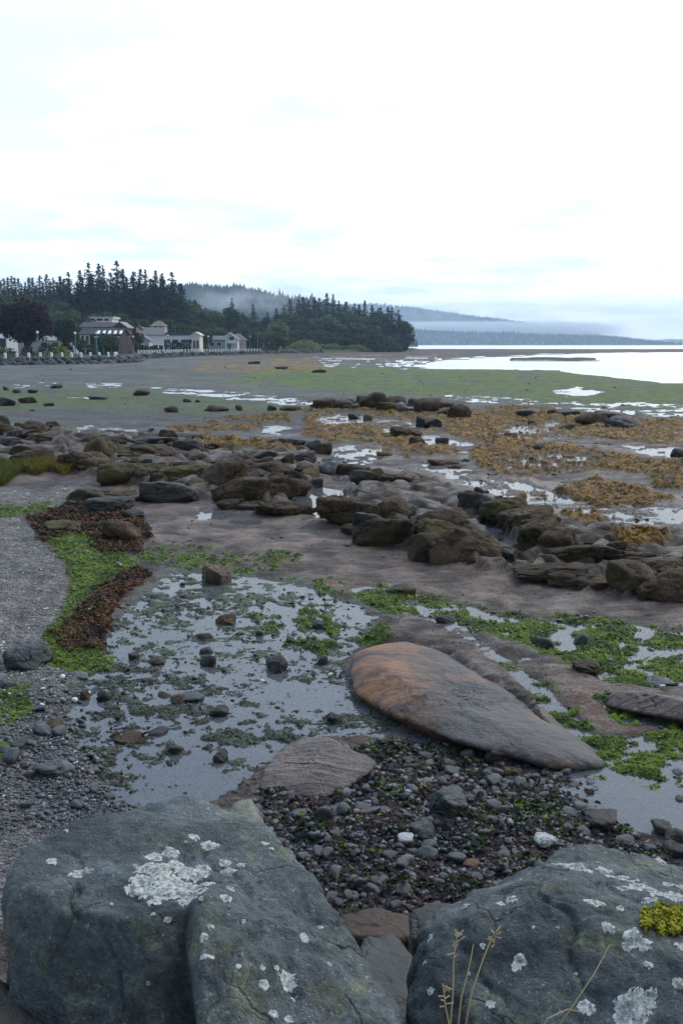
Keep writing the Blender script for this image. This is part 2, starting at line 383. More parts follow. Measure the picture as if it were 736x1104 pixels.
POOLS_WHITE = [   # shallow water lying on the flats and between the rocks: outline, how closed it is (0 broken .. 1 whole)
    ([(165,418),(215,421),(270,426),(345,433),(345,438),(290,434),(230,429),(180,423)], .5),
    ([(92,413),(130,414),(130,418),(95,417)], .6),
    ([(18,414),(60,413),(60,416),(20,417)], .3),
    ([(60,460),(110,459),(160,466),(160,472),(110,466),(65,464)], .35),
    ([(75,425),(100,426),(100,429),(75,428)], .2),
    ([(595,421),(620,418),(650,422),(640,427),(612,427)], .9),
    ([(480,427),(560,430),(600,436),(540,435),(485,431)], .35),
    ([(590,434),(660,435),(740,437),(740,441),(650,438)], .6),
    ([(600,440),(740,446),(740,450),(690,449)], .55),
    ([(530,496),(575,489),(625,488),(655,500),(600,512),(560,511),(540,506)], .45),
    ([(455,500),(500,506),(560,520),(640,546),(740,540),(740,568),(690,566),(650,560),(580,548),(510,526),(470,512)], .52),
    ([(530,468),(560,458),(605,454),(618,466),(600,473),(560,474)], .45),
    ([(668,480),(700,481),(740,488),(740,495),(700,492)], .8),
    ([(345,487),(372,480),(412,480),(415,494),(375,505),(350,501)], .5),
    ([(352,502),(375,503),(392,512),(382,523),(358,519)], .7),
    ([(312,541),(322,530),(345,525),(385,533),(380,545),(350,560),(325,555)], .85),
    ([(203,556),(232,550),(262,555),(238,561),(215,560)], .95),
    ([(250,562),(278,562),(278,565),(252,566)], .9),
    ([(278,461),(300,459),(314,463),(300,467),(284,466)], .8),
    ([(230,473),(252,472),(252,475),(232,476)], .8),
    ([(338,452),(365,446),(400,450),(458,456),(462,463),(420,458),(350,458)], .6),
    ([(412,462),(432,460),(425,468),(414,468)], .8),
    ([(445,470),(470,468),(482,478),(462,481)], .7),
    ([(478,475),(510,476),(510,480),(480,480)], .6),
    ([(490,488),(508,484),(505,490),(492,491)], .5),
    ([(512,562),(532,562),(545,575),(560,590),(540,594),(520,576)], .85),
    ([(532,606),(556,603),(572,608),(548,616)], .95),
    ([(440,459),(462,458),(462,464),(446,466)], .5),
    ([(340,386),(420,384),(500,385),(500,396),(430,397),(350,394)], .25),
    ([(315,555),(375,560),(375,566),(320,562)], .15),
]
GREEN = [
    ([(290,397),(490,395),(640,404),(690,412),(740,424),(740,458),(640,440),(520,430),(380,424),(240,410)], .75, (.082,.128,.016)),
    ([(-80,417),(60,419),(180,423),(340,437),(330,444),(180,447),(60,440),(-80,450)], .65, (.070,.102,.022)),
    ([(-60,455),(60,452),(110,462),(80,470),(-60,468)], .35, (.09,.10,.05)),
    ([(225,478),(260,474),(285,490),(250,492),(225,486)], .75, (.09,.13,.05)),
    ([(300,480),(350,470),(460,468),(470,475),(380,482),(330,492),(300,495)], .5, (.10,.13,.06)),
]
YELLOW = [
    ([(478,446),(560,441),(640,455),(740,455),(740,482),(700,478),(600,470),(560,482),(520,480),(475,466)], .62),
    ([(505,486),(560,478),(640,486),(700,498),(740,505),(740,524),(700,512),(640,506),(600,511),(560,514),(520,506)], .62),
    ([(600,530),(640,519),(690,528),(722,541),(690,546),(640,548)], .85),
    ([(330,446),(440,441),(492,462),(445,476),(360,478),(330,470)], .5),
    ([(205,480),(330,475),(345,488),(290,490),(215,487)], .7),
    ([(182,462),(240,458),(282,459),(270,465),(190,467)], .55),
    ([(245,451),(312,448),(312,455),(250,457)], .55),
    ([(660,583),(700,581),(722,590),(700,599),(665,595)], .7),
    ([(415,472),(470,476),(505,490),(440,492),(400,486)], .5),
    ([(552,531),(600,534),(598,540),(560,538)], .8),
    ([(605,552),(645,550),(655,562),(625,568),(608,562)], .7),
    ([(700,515),(740,512),(740,535),(705,528)], .6),
    ([(212,394),(280,390),(355,392),(350,400),(280,401),(215,399)], .45),
    ([(240,377),(420,376),(500,378),(480,384),(330,387),(240,384)], .45),
    ([(680,455),(740,465),(740,478),(690,472)], .6),
]
def terrain(x, y):
    x = np.asarray(x, float); y = np.asarray(y, float)
    B = base_z(x, y); px, py = project(x, y, B)
    yy = np.maximum(y + 1.0, .6); u = x / yy; v = np.log(yy)
    def N(k, seed, oct=4): return fb2(u * k, v * k, seed, oct)
    nA, nB, nC, nD = N(9, 11), N(26, 21), N(70, 31), N(170, 41, 3)
    far = ss(470, 440, py)
    lin = lambda c: np.array(c)[None, :]
    mx = lambda a, b, m: a + (b - a) * m[:, None]
    P = lambda poly, soft=6, w=8.0: poly_mask(px, py, poly, soft, w * nB + w * .6 * nC)
    wx = fb2(x * .7, y * .7, 91, 4)
    # ---- bare sandstone shelf and the far mud flat
    h = .035 + .03 * nA + .018 * nB + .010 * nC + .02 * wx
    tone = ss(-.5, .5, nA + .5 * nB)
    col = mx(np.repeat(lin((.076, .062, .054)), len(x), 0), lin((.142, .108, .088)), tone)
    col = col * (1 - .30 * ss(.05, .5, nC) - .18 * ss(.1, .5, nD))[:, None]
    # long ripples and joints that run across the shelf
    sdir_ = (x * .62 + y * .78); tdir = (x * .78 - y * .62)
    rip = n2(tdir * 3.2 + .6 * n2(x, y, 7), sdir_ * .35, 77)
    near = ss(22, 9, y)
    h = h + .018 * rip * near
    rust = P([(120,585),(380,560),(640,615),(560,660),(430,650),(300,640)], 20, 14) * ss(-.1, .5, nB + .3 * nA)
    col = mx(col, lin((.140, .080, .052)), rust * .6)
    rust2 = P([(600,740),(740,780),(740,830),(640,790),(560,745)], 16, 10)
    col = mx(col, lin((.135, .080, .052)), rust2 * .55)
    wet = .50 + .45 * nB + .35 * nC; grit = np.full(len(x), .25)
    streak = fb2(u * 9, v * 150, 61, 4)
    flatc = mx(np.repeat(lin((.068, .074, .066)), len(x), 0), lin((.128, .126, .108)), ss(-.5, .5, .6 * nB + .6 * streak))
    flatc = mx(flatc, lin((.070, .066, .055)), .6 * ss(.15, .5, .5 * nC + .6 * streak))
    col = mx(col, flatc, far); wet = wet * (1 - far) + far * .25
    h = h * (1 - far) + far * (.05 + .012 * nB + .010 * nC)
    gpatch = P([(-120,440),(150,446),(330,448),(350,470),(330,482),(180,470),(60,462),(-120,470)], 8, 6)
    col = mx(col, lin((.085, .084, .088)), gpatch * .8); grit = grit + .5 * gpatch
    masks = {}
    # ---- dark bedrock under the outcrops
    for poly, hh in (([(60,474),(130,468),(240,478),(325,492),(335,525),(300,545),(200,535),(150,528),(78,508)], .30),
                     ([(350,540),(400,520),(470,520),(535,545),(620,570),(745,598),(745,648),(650,640),(560,622),(470,600),(400,585)], .20),
                     ([(-40,462),(60,462),(80,478),(60,500),(-40,500)], .22),
                     ([(330,432),(500,434),(510,450),(330,446)], .10), ([(550,440),(690,447),(690,462),(560,452)], .10)):
        m = P(poly, 9, 7); blk = ss(.02, .22, np.abs(n2(u * 30, v * 22, 8))) * (.6 + .5 * n2(u * 45, v * 40, 9)); m = np.clip(m * 1.3, 0, 1); h = h + hh * m * (.25 + .8 * blk)
        col = mx(col, mx(np.repeat(lin((.030, .022, .015)), len(x), 0), lin((.072, .054, .037)), ss(-.4, .4, nB + nC)), m * .95)
    # ---- green film on the flats
    for poly, dens, c in GREEN:
        m = P(poly, 7, 7) * ss(.45 - dens, 1.0 - dens, .45 * nB + .4 * nC + .45 * streak + .3 * nA + .22)
        m = m * (.72 + .28 * ss(-.4, .4, nD + .7 * streak)); col = mx(col, lin(c) * (.75 + .5 * ss(-.5, .5, nC))[:, None], m * .9); wet = wet * (1 - .2 * m)
    # ---- gravel beach
    gr = P([(-400,528),(20,532),(62,524),(85,531),(110,545),(60,556),(35,572),(70,610),(72,645),(60,685),(45,715),(95,740),(110,790),(105,850),(200,905),(150,1010),(-500,1020),(-500,540)], 7, 6)
    col = mx(col, mx(np.repeat(lin((.135, .128, .120)), len(x), 0), lin((.200, .188, .172)), ss(-.4, .4, nC + .5 * nB)), gr)
    h = h * (1 - gr) + gr * (.075 + .03 * nA + .010 * nC); wet = wet * (1 - gr) + .15 * gr; grit = grit * (1 - gr) + .9 * gr
    drk = gr * ss(690, 790, py) * ss(-.7, .5, nB + (px - 30) / 120)
    col = mx(col, lin((.060, .060, .066)), drk * .85); wet = wet + .3 * drk
    masks['gravel'] = gr
    # ---- big tide pool with silt and weed islands
    pool = P([(150,642),(190,612),(330,628),(395,655),(405,690),(372,715),(378,750),(440,778),(415,800),(330,797),(290,850),(240,882),(130,872),(88,825),(62,775),(105,705),(120,668)], 9, 10)
    silt = .55 * nB + .50 * nC + .42 * nD
    hp = -.0070 + .042 * silt + .012 * nA
    isl = P([(140,640),(215,612),(345,640),(370,690),(300,700),(240,650),(200,690)], 14, 14) + P([(95,700),(150,680),(170,740),(140,850),(90,830)], 16, 16) + P([(170,770),(330,775),(300,830),(180,810)], 14, 14)
    hp = hp + .012 * np.clip(isl, 0, 1) * ss(-.3, .4, nC + nB) - .018 * P([(200,820),(280,800),(300,860),(230,885),(120,860)], 12, 10)
    h = h * (1 - pool) + hp * pool
    col = mx(col, mx(np.repeat(lin((.016, .019, .019)), len(x), 0), lin((.046, .044, .036)), ss(-.2, .6, nC)), pool)
    col = mx(col, lin((.070, .078, .085)), pool * ss(-.004, -.016, hp))
    gfilm = pool * ss(-.1, .4, nB + .5 * nC) * (.5 + .5 * ss(740, 690, py))
    col = mx(col, lin((.045, .074, .030)), gfilm * .8)
    wet = wet * (1 - pool) + .8 * pool; grit = grit * (1 - pool) + .35 * pool
    masks['pool'] = pool
    # ---- gullies with weed and puddles, running down to the right
    g1 = P([(372,632),(430,626),(470,650),(520,690),(585,735),(640,790),(690,838),(610,845),(600,800),(560,752),(505,705),(440,672),(385,652)], 6, 7)
    g2 = P([(440,640),(500,652),(575,668),(650,668),(745,712),(745,742),(690,745),(640,735),(590,705),(520,684),(470,664)], 6, 8)
    g3 = P([(640,800),(700,790),(750,800),(750,868),(690,846),(650,826)], 6, 7)
    g4 = P([(640,756),(740,765),(740,790),(670,785)], 6, 6)
    gul = np.clip(g1 + g2 + g3 + g4, 0, 1)
    h = h * (1 - gul) + gul * (-.003 + .034 * (.6 * nB + .6 * nC))
    col = mx(col, mx(np.repeat(lin((.045, .046, .044)), len(x), 0), lin((.085, .078, .070)), ss(-.3, .4, nC)), gul * .9)
    wet = wet * (1 - gul) + .75 * gul; grit = grit * (1 - gul) + .5 * gul
    shl = P([(400,690),(440,672),(500,690),(560,735),(612,782),(648,815),(600,800),(540,760),(470,720)], 14, 5) * (1 - gul)
    h = h + .17 * shl
    sh2 = P([(225,872),(262,842),(300,815),(350,840),(395,838),(352,872),(318,892),(255,895)], 8, 8)
    h = h * (1 - sh2) + sh2 * (.035 + .02 * rip + .012 * nC); col = mx(col, mx(np.repeat(lin((.060, .048, .040)), len(x), 0), lin((.105, .082, .066)), ss(-.4, .4, nC + .5 * rip)), sh2); wet = wet * (1 - sh2) + .4 * sh2
    # ---- cobble bed just behind the big boulders
    cob = P([(250,880),(300,850),(395,800),(430,790),(500,805),(560,812),(640,838),(655,880),(700,915),(745,925),(760,1040),(250,1040)], 9, 10)
    h = h * (1 - cob) + cob * (.004 + .035 * (.6 * nB + .6 * nC))
    col = mx(col, mx(np.repeat(lin((.030, .032, .036)), len(x), 0), lin((.060, .058, .058)), ss(-.3, .4, nC)), cob)
    wet = wet * (1 - cob) + .8 * cob; grit = grit * (1 - cob) + .7 * cob
    masks['cobble'] = cob
    p2 = P([(490,815),(560,822),(600,832),(660,832),(700,842),(760,872),(760,905),(700,900),(660,885),(630,872),(600,850),(540,840)], 7, 7)
    pebs = P([(480,812),(600,826),(600,848),(500,845)], 6, 6)
    h = h * (1 - p2) + p2 * (-.028 + .02 * nC + .03 * pebs * ss(-.2, .3, nC)); col = mx(col, lin((.040, .042, .046)), p2); wet = wet * (1 - p2) + .8 * p2
    masks['pool'] = np.maximum(masks['pool'], p2)
    # ---- seaweed
    green = P([(35,572),(80,566),(135,596),(150,612),(132,632),(108,655),(92,690),(125,708),(112,724),(58,726),(30,716),(52,690),(75,655),(80,625),(60,600)], 7, 9)
    green = np.maximum(green, P([(145,592),(200,590),(320,602),(310,620),(200,612),(150,610)], 6, 8) * ss(-.1, .3, nC + nB) * .8)
    green = np.maximum(green, P([(-60,552),(30,548),(60,540),(50,556),(0,562),(-60,566)], 4, 5) * .7)
    green = np.maximum(green, P([(-30,755),(28,748),(40,775),(0,795),(-30,790)], 6, 8) * .6)
    green = np.maximum(green, P([(-30,800),(30,812),(28,835),(-30,830)], 6, 8) * .5)
    green = np.maximum(green, P([(270,665),(330,655),(372,680),(350,705),(310,700)], 8, 12) * ss(-.1, .4, nC + nB) * .75)
    green = np.maximum(green, P([(335,630),(372,625),(380,645),(345,650)], 5, 6) * ss(-.1, .3, nC) * .7)
    green = np.maximum(green, P([(376,640),(410,632),(445,645),(452,664),(410,660)], 5, 7))
    green = np.maximum(green, g2 * ss(-.25, .15, nB + .5 * nC + .1))
    green = np.maximum(green, g1 * ss(-.05, .3, nB + .6 * nC) * ss(700, 740, py))
    green = np.maximum(green, g3 * ss(-.3, .1, nB + .6 * nC)); green = np.maximum(green, g4 * ss(-.2, .2, nB + .5 * nC))
    green = np.maximum(green, P([(385,690),(410,686),(425,698),(400,705)], 4, 4) * .8)
    green = np.maximum(green, P([(385,800),(430,800),(440,830),(400,835),(390,815)], 7, 10) * ss(-.2, .3, nC) * .8)
    green = np.maximum(green, cob * ss(.12, .5, nB + .5 * nC) * .75)
    green = np.maximum(green, P([(520,860),(600,862),(640,890),(600,900),(530,885)], 8, 10) * .7)
    col = mx(col, mx(np.repeat(lin((.050, .084, .016)), len(x), 0), lin((.120, .180, .026)), ss(-.3, .4, nC)), green * .85)
    h = h + .012 * green; masks['green'] = green; grit = grit * (1 - .6 * green)
    red = P([(28,562),(70,548),(105,546),(150,556),(160,575),(150,596),(120,600),(80,578),(45,590)], 6, 9) * .9
    red = np.maximum(red, P([(150,612),(162,622),(130,650),(115,680),(112,704),(70,706),(62,690),(85,662),(105,640)], 6, 7))
    col = mx(col, mx(np.repeat(lin((.050, .028, .018)), len(x), 0), lin((.090, .060, .030)), ss(-.3, .4, nC)), red * .9); h = h + .015 * red
    masks['red'] = red
    yel = np.zeros_like(px)
    for poly, dens in YELLOW:
        yel = np.maximum(yel, P(poly, 6, 7) * ss(.52 - dens, .85 - dens, .5 * nB + .45 * nC + .2))
    col = mx(col, mx(np.repeat(lin((.095, .054, .006)), len(x), 0), lin((.23, .130, .012)), ss(-.4, .4, nC)), yel * .92); h = h + yel * ss(395, 430, py) * (.05 + .09 * np.clip(nC + .5 * nB, -.3, 1))
    masks['yellow'] = yel
    # ---- standing water further out
    for poly, closed in POOLS_WHITE:
        m = poly_mask(px, py, poly, 3.5, 5 * nB + 4 * nC)
        closed = closed * 1.12 + .06; brk = ss(.62 - closed, .70 - closed, .6 * nB + .55 * nC + .25 * nD + .12)
        m = m * brk
        h = h * (1 - m) + m * (-.035); col = mx(col, lin((.060, .058, .055)), m * .7); wet = np.maximum(wet, .85 * m)
    sheen = P([(440,500),(560,515),(740,540),(740,590),(600,560),(480,530)], 10, 8)
    wet = np.maximum(wet, .8 * sheen)
    # ---- the sea bites into the flat, the spit stays above it
    sea = poly_mask(px, py, [(470,389),(520,385.5),(590,382.5),(660,380.2),(900,379.6),(1300,379.5),(1300,440),(900,436),(740,417),(715,412),(680,408),(640,404),(612,401),(600,398),(540,397.5),(480,397.5),(440,394)], 2.2, 1.5 * nB)
    sea = np.maximum(sea, ss(376.4, 375.6, py + .25 * nB))
    reef = poly_mask(px, py, [(548,387),(580,386),(640,387),(645,388.6),(600,388.8),(550,388.8)], 1.2, 1.0 * nB)
    sea = sea * (1 - reef)
    h = h * (1 - sea) - sea * .9; h = h + reef * .42; col = mx(col, lin((.03, .03, .03)), reef)
    spit = poly_mask(px, py, [(200,376),(480,376),(1400,376.6),(1400,379.4),(900,379.5),(660,380),(590,382.2),(480,385),(300,386),(200,384)], 1.5, 0 * nB)
    col = mx(col, lin((.070, .050, .034)) * (.7 + .6 * ss(-.5, .5, streak))[:, None], spit * .85); h = h + .10 * spit
    # rubble slope under the viewpoint
    sl = ss(5.2, 4.2, y)
    col = mx(col, lin((.045, .045, .047)), sl); h = h * (1 - sl) + sl * (.05 * nA)
    wet = np.clip(wet, 0, .9)
    return B, h, col, wet, grit, masks

def build_ground():
    us = np.linspace(-.62, .62, 820)
    pys = np.concatenate([np.arange(1300, 900, -2.2), np.arange(900, 377, -.72)])
    ys = EYE * FPX / (pys - 371) * 1.0
    ys = np.concatenate([[-2.5, -1.5, -.6, .3, 1.0, 1.6, 2.1], 1.0 * ys[ys > 2.4], np.geomspace(640, 9000, 60)])
    A = 4.0
    Yg, Ug = np.meshgrid(ys, us, indexing='ij'); Xg = Ug * (Yg + A)
    x, y = Xg.ravel(), Yg.ravel()
    B, h, col, wet, grit, masks = terrain(x, y)
    z = B + h
    nr, nc = Xg.shape; i = np.arange(nr * nc).reshape(nr, nc)
    F = np.stack([i[:-1, :-1], i[:-1, 1:], i[1:, 1:], i[1:, :-1]], -1).reshape(-1, 4)
    me = mk_mesh('tidal_flat', np.stack([x, y, z], 1), F, True, col, {'wet': wet, 'grit': grit})
    tag(link('ground', me, M['ground']), kind='structure')
    # shallow water: one film that follows the fall of the shore, kept only where the bed dips under it
    rs = np.arange(0, nr, 2); cs = np.arange(0, nc, 2)
    H = h.reshape(nr, nc); Bz = B.reshape(nr, nc)
    keep = []
    sub = i[np.ix_(rs, cs)]
    Hm = np.full((nr + 2, nc + 2), 9.); Hm[:nr, :nc] = H
    low = np.minimum.reduce([Hm[np.ix_(rs + a, cs + b)] for a in (0, 1, 2) for b in (0, 1, 2)])
    Yc = Yg[np.ix_(rs, cs)]
    ok = (low[:-1, :-1] < .004) & (Yc[:-1, :-1] > 4.6) & (Yc[:-1, :-1] < 420)
    deep = H[np.ix_(rs, cs)] < -.5
    ok &= ~deep[:-1, :-1]
    Fw = np.stack([sub[:-1, :-1], sub[:-1, 1:], sub[1:, 1:], sub[1:, :-1]], -1)[ok]
    used, inv = np.unique(Fw, return_inverse=True)
    Vw = np.stack([x[used], y[used], B[used]], 1)
    mw = mk_mesh('tide_pools', Vw, inv.reshape(-1, 4), True)
    tag(link('tide_pool_water', mw, water_mat('tide_pool_water', (.86, .89, .88), .012, 2.0, .012, (.36, .39, .45), .18)), kind='structure')
build_ground()
us = np.linspace(-1.4, 1.4, 80); ys = np.geomspace(60, 30000, 120)
Yg, Ug = np.meshgrid(ys, us, indexing='ij'); i = np.arange(Yg.size).reshape(Yg.shape)
me = mk_mesh('sea', np.stack([(Ug * Yg).ravel(), Yg.ravel(), np.full(Yg.size, -.52)], 1), np.stack([i[:-1, :-1], i[:-1, 1:], i[1:, 1:], i[1:, :-1]], -1).reshape(-1, 4))
tag(link('sea_water', me, water_mat('sea_water', (.7, .78, .8), .25, .8, .08, (.05, .07, .08), .7)), kind='structure')

def ground_z(x, y):
    B, h, *_ = terrain(np.atleast_1d(x), np.atleast_1d(y)); return B + h

# ------------------------------------------------------------------ rocks
def facets(dirs, normals, offs, p):
    q = np.maximum(dirs @ normals.T, 0) / offs[None, :]
    return np.sum(q ** p, 1) ** (-1.0 / p)
def rock_verts(seed, sub, nf=14, p=12, rough=.05, jag=.5):
    rs = np.random.RandomState(seed); V, F = ico(sub)
    n = rs.normal(size=(nf, 3)); n /= np.linalg.norm(n, axis=1)[:, None]
    n = np.vstack([n, np.eye(3), -np.eye(3)]); o = np.concatenate([rs.uniform(.72, 1.0, nf), np.full(6, 1.02)])
    r = facets(V, n, o, p); Q = V * r[:, None]
    d = rough * fb3(Q * 2.2 + seed, seed, 5, .55)
    g = np.abs(n3(Q * 1.7 + seed * 3.1, seed + 9)); d = d - jag * rough * 1.6 * np.exp(-(g / .06) ** 2)
    return Q * (1 + d)[:, None], F
def hull_planes(pts, c):
    bm = bmesh.new()
    for q in pts: bm.verts.new(q)
    bmesh.ops.convex_hull(bm, input=bm.verts)
    bmesh.ops.recalc_face_normals(bm, faces=bm.faces); bm.faces.ensure_lookup_table()
    ns, os_ = [], []
    for f in bm.faces:
        n = f.normal.normalized(); o = n.dot(f.calc_center_median() - c)
        if o < 0: n, o = -n, -o
        if o > 1e-3 and f.calc_area() > 1e-6:
            k = next((j for j, m in enumerate(ns) if m.dot(n) > .995 and abs(os_[j] - o) < .02), None)
            if k is None: ns.append(n); os_.append(o)
    bm.free()
    return np.array([n[:] for n in ns]), np.array(os_)
def hull_rock(name, pts, center, sub, p, amp, seed, mat, scale=3.0, crack=.0, union=(), chips=0, chip=.94):
    c = Vector(center); V, F = ico(sub); rs = np.random.RandomState(seed); r = None
    for k, ps in enumerate((pts, *union)):
        N_, O_ = hull_planes(ps, c)
        if chips:   # small flats where corners have broken off
            d = rs.normal(size=(chips, 3)); d /= np.linalg.norm(d, axis=1)[:, None]
            sup = (np.array([(q - c)[:] for q in ps]) @ d.T).max(0)
            ok = sup > .05; N_ = np.vstack([N_, d[ok]]); O_ = np.concatenate([O_, sup[ok] * rs.uniform(chip - .03, chip + .04, ok.sum())])
        rk = facets(V, N_, O_, p); r = rk if r is None else np.maximum(r, rk)
    Q = V * r[:, None]
    d = amp * fb3(Q * scale + seed, seed, 7, .60)
    if crack:
        w = Q + .07 * np.stack([fb3(Q * 4, seed + 40, 3), fb3(Q * 4, seed + 50, 3), fb3(Q * 4, seed + 60, 3)], 1)
        g = np.abs(n3(w * 2.6 + seed, seed + 3)); d -= crack * np.exp(-(g / .035) ** 2)
        g = np.abs(n3(w * 6.1 + seed, seed + 13)); d -= crack * .4 * np.exp(-(g / .05) ** 2)
        # broken steps along two joint directions
        for jd, k, m in (((.35, .5, .8), 5, .7), ((-.8, .45, .3), 7, .45)):
            q = w @ np.array(jd) * k; f = q - np.floor(q); lev = n3(np.stack([np.floor(q)] * 3, 1) * 1.7 + .5, seed + 5); d += crack * m * (lev + .5 * f)
    Q = Q + V * d[:, None]
    o = link(name, mk_mesh(name, Q, F, True), mat); o.location = c; return o

_seed = [100]
def rock(x0, y0, x1, y1, mat, label, name='boulder', style='round', sub=4, cat='rock', z=None, sink=.30, hs=1.06, rot=None, deep=.85):
    _seed[0] += 1; seed = _seed[0]; rs = random.Random(seed)
    xc = (x0 + x1) / 2
    g = gnd(xc, y1 - (y1 - y0) * .06)
    for _ in range(3):
        zz = float(ground_z(g.x, g.y)[0]); g = gnd(xc, y1 - (y1 - y0) * .06, min(zz, .12))
    dep = g.y * CT + EYE * ST
    w = (x1 - x0) * dep / FPX * (1.22 if cat == 'rock' and y1 > 460 else 1.08); sub = 5 if (x1 - x0) > 40 and y1 > 470 else sub
    al = math.atan2(EYE, g.y); dd = w * deep
    if dd > 3.0: dd = 3.0
    hv = (y1 - y0) * dep / FPX
    hh = max((hv - .55 * dd * math.sin(al)) / math.cos(al), .22 * hv + .02) * hs * (.88 if cat == 'rock' and y1 > 500 else 1)
    nf, p, rough, jag = {'round': (13, 13, .085, .8), 'angular': (14, 30, .07, .9), 'slab': (12, 22, .09, 1.0), 'lump': (16, 6, .12, 1.0), 'smooth': (8, 7, .035, .15)}[style]
    V, F = rock_verts(seed, sub, nf, p, rough, jag)
    V = V * np.array([w / 2, dd / 2, hh / (2 - 2 * sink)])
    lo = V[:, 2].max(); V[:, 2] += hh - lo
    me = mk_mesh(name, V, F, True)
    yc = g.y + dd * .30
    o = link(name, me, M[mat])
    o.location = (g.x * (yc / g.y), yc, g.z if z is None else z)
    o.rotation_euler = (0, 0, rs.uniform(-.25, .25) if rot is None else rot)
    tag(o, label, cat); return o

# ------------------------------------------------------------------ the two big boulders in front
M['boulder'] = None
def make_boulder_mat():
    t = NT('front_boulder_rock'); vec = t.obj()
    a = t.noise(1.6, 7, .62, vec, .6); b = t.noise(9.0, 6, .65, vec, .3); c = t.noise(60.0, 5, .7, vec); d = t.noise(2.6, 5, .6, vec, 1.5)
    col = t.mix(t.rng(a, .34, .66), (.042, .053, .056), (.115, .136, .136))
    col = t.mix(t.math('MULTIPLY', t.rng(d, .52, .64), .6), col, (.105, .122, .098))
    col = t.mix(t.math('MULTIPLY', t.rng(t.noise(4.2, 5, .7, vec, .8), .54, .66), .55), col, (.15, .15, .075))
    sp = t.rng(t.noise(85.0, 3, .6, vec), .60, .70)
    col = t.mix(t.math('MULTIPLY', sp, t.math('MULTIPLY', t.rng(a, .35, .55), .75)), col, (.32, .34, .32))
    n = t.node('ShaderNodeVectorMath', operation='SCALE'); t.l.new(col, n.inputs[0])
    gr_ = t.noise(190.0, 4, .75, vec)
    t.l.new(t.math('MULTIPLY', t.math('MULTIPLY', t.rng(b, .3, .7, .66, 1.34), t.rng(c, .3, .7, .66, 1.34)), t.rng(gr_, .3, .7, .7, 1.3)), n.inputs['Scale'])
    wv = t.node('ShaderNodeVectorMath', operation='ADD'); t.l.new(vec, wv.inputs[0]); nz = t.node('ShaderNodeTexNoise'); nz.inputs['Scale'].default_value = 6.0; nz.inputs['Detail'].default_value = 5; t.l.new(vec, nz.inputs['Vector'])
    sc_ = t.node('ShaderNodeVectorMath', operation='SCALE'); t.l.new(nz.outputs['Color'], sc_.inputs[0]); sc_.inputs['Scale'].default_value = .16; t.l.new(sc_.outputs[0], wv.inputs[1])
    gate = t.rng(t.noise(2.2, 2, .5, vec), .46, .60)
    cr = t.math('SUBTRACT', 1.0, t.math('MULTIPLY', gate, t.rng(t.voro(3.2, 'DISTANCE_TO_EDGE', wv.outputs[0]), .022, .0)))
    cr2 = t.math('SUBTRACT', 1.0, t.math('MULTIPLY', t.rng(t.noise(3.1, 2, .5, vec), .5, .6), t.rng(t.voro(8.0, 'DISTANCE_TO_EDGE', wv.outputs[0]), .03, .0)))
    pit = t.rng(t.voro(48.0, 'F1', vec), .0, .35)
    h = t.math('ADD', t.math('MULTIPLY', b, 1.0), t.math('MULTIPLY', c, .28))
    h = t.math('ADD', h, t.math('ADD', t.math('MULTIPLY', cr, .34), t.math('MULTIPLY', cr2, .14)))
    h = t.math('ADD', h, t.math('ADD', t.math('MULTIPLY', pit, .12), t.math('MULTIPLY', gr_, .12)))
    return t.bsdf(n.outputs[0], t.rng(c, .25, .75, .55, .8), t.bump(h, .9, .05), **{'Specular IOR Level': .3})
M['boulder'] = make_boulder_mat()
def make_lichen_mat():
    t = NT('lichen'); vec = t.obj(); v = t.voro(110.0, 'F1', vec); a = t.noise(70, 4, .6, vec); e = t.attr('rim', 'Fac')
    col = t.mix(t.rng(a, .35, .62), (.20, .21, .19), (.46, .48, .44)); col = t.mix(t.math('MULTIPLY', t.rng(e, .55, .92), t.rng(a, .3, .6)), col, (.58, .60, .58))
    col = t.mix(t.math('MULTIPLY', t.rng(t.noise(160, 3, .6, vec), .52, .6), t.math('SUBTRACT', 1.0, e)), col, (.13, .135, .12))
    t.bsdf(col, .9, t.bump(t.math('ADD', t.noise(240, 4, .7, vec), t.math('MULTIPLY', v, .25)), .7, .005), **{'Specular IOR Level': .1})
    gap = t.rng(t.math('ADD', t.noise(95, 5, .7, vec), t.math('MULTIPLY', t.rng(e, .55, 1.0), .13)), .60, .63)
    tp = t.node('ShaderNodeBsdfTransparent'); mxs = t.node('ShaderNodeMixShader'); t.l.new(gap, mxs.inputs[0]); t.l.new(t.out.inputs['Surface'].links[0].from_socket, mxs.inputs[1]); t.l.new(tp.outputs[0], mxs.inputs[2]); t.l.new(mxs.outputs[0], t.out.inputs['Surface'])
    return t.m
M['lichen'] = make_lichen_mat()

PL = lambda a: [pt(*q) for q in a]
base_l = [Vector((-.95, 2.5, 1.2)), Vector((-.75, 2.25, 1.15)), Vector((-.3, 2.2, 1.2)), Vector((.2, 2.3, 1.0)), Vector((-.9, 3.2, .6)), Vector((-.3, 3.8, .5)), Vector((.15, 3.2, .5)), Vector((-.5, 2.3, .6))]
left_pts = PL([(95,876,3.15),(150,860,3.3),(190,853,3.32),(218,864,3.3),(282,888,3.2),(322,940,2.98),(26,904,2.95),(-2,948,2.72),(4,985,2.62),(100,984,2.56),(165,992,2.54),(232,988,2.62),
               (14,1050,2.55),(90,1110,2.44),(180,1110,2.44)]) + base_l
slab_pts = PL([(190,905,3.1),(230,878,3.22),(286,886,3.2),(334,948,2.92),(400,1038,2.58),(438,1092,2.38),(216,1012,2.44),(214,1112,2.2),(320,1170,2.12),(436,1160,2.22)]) + [Vector((-.3, 2.2, 1.0)), Vector((.15, 2.1, 1.0)), Vector((.2, 2.4, .9)), Vector((.15, 3.2, .6)), Vector((-.5, 3.3, .6))]
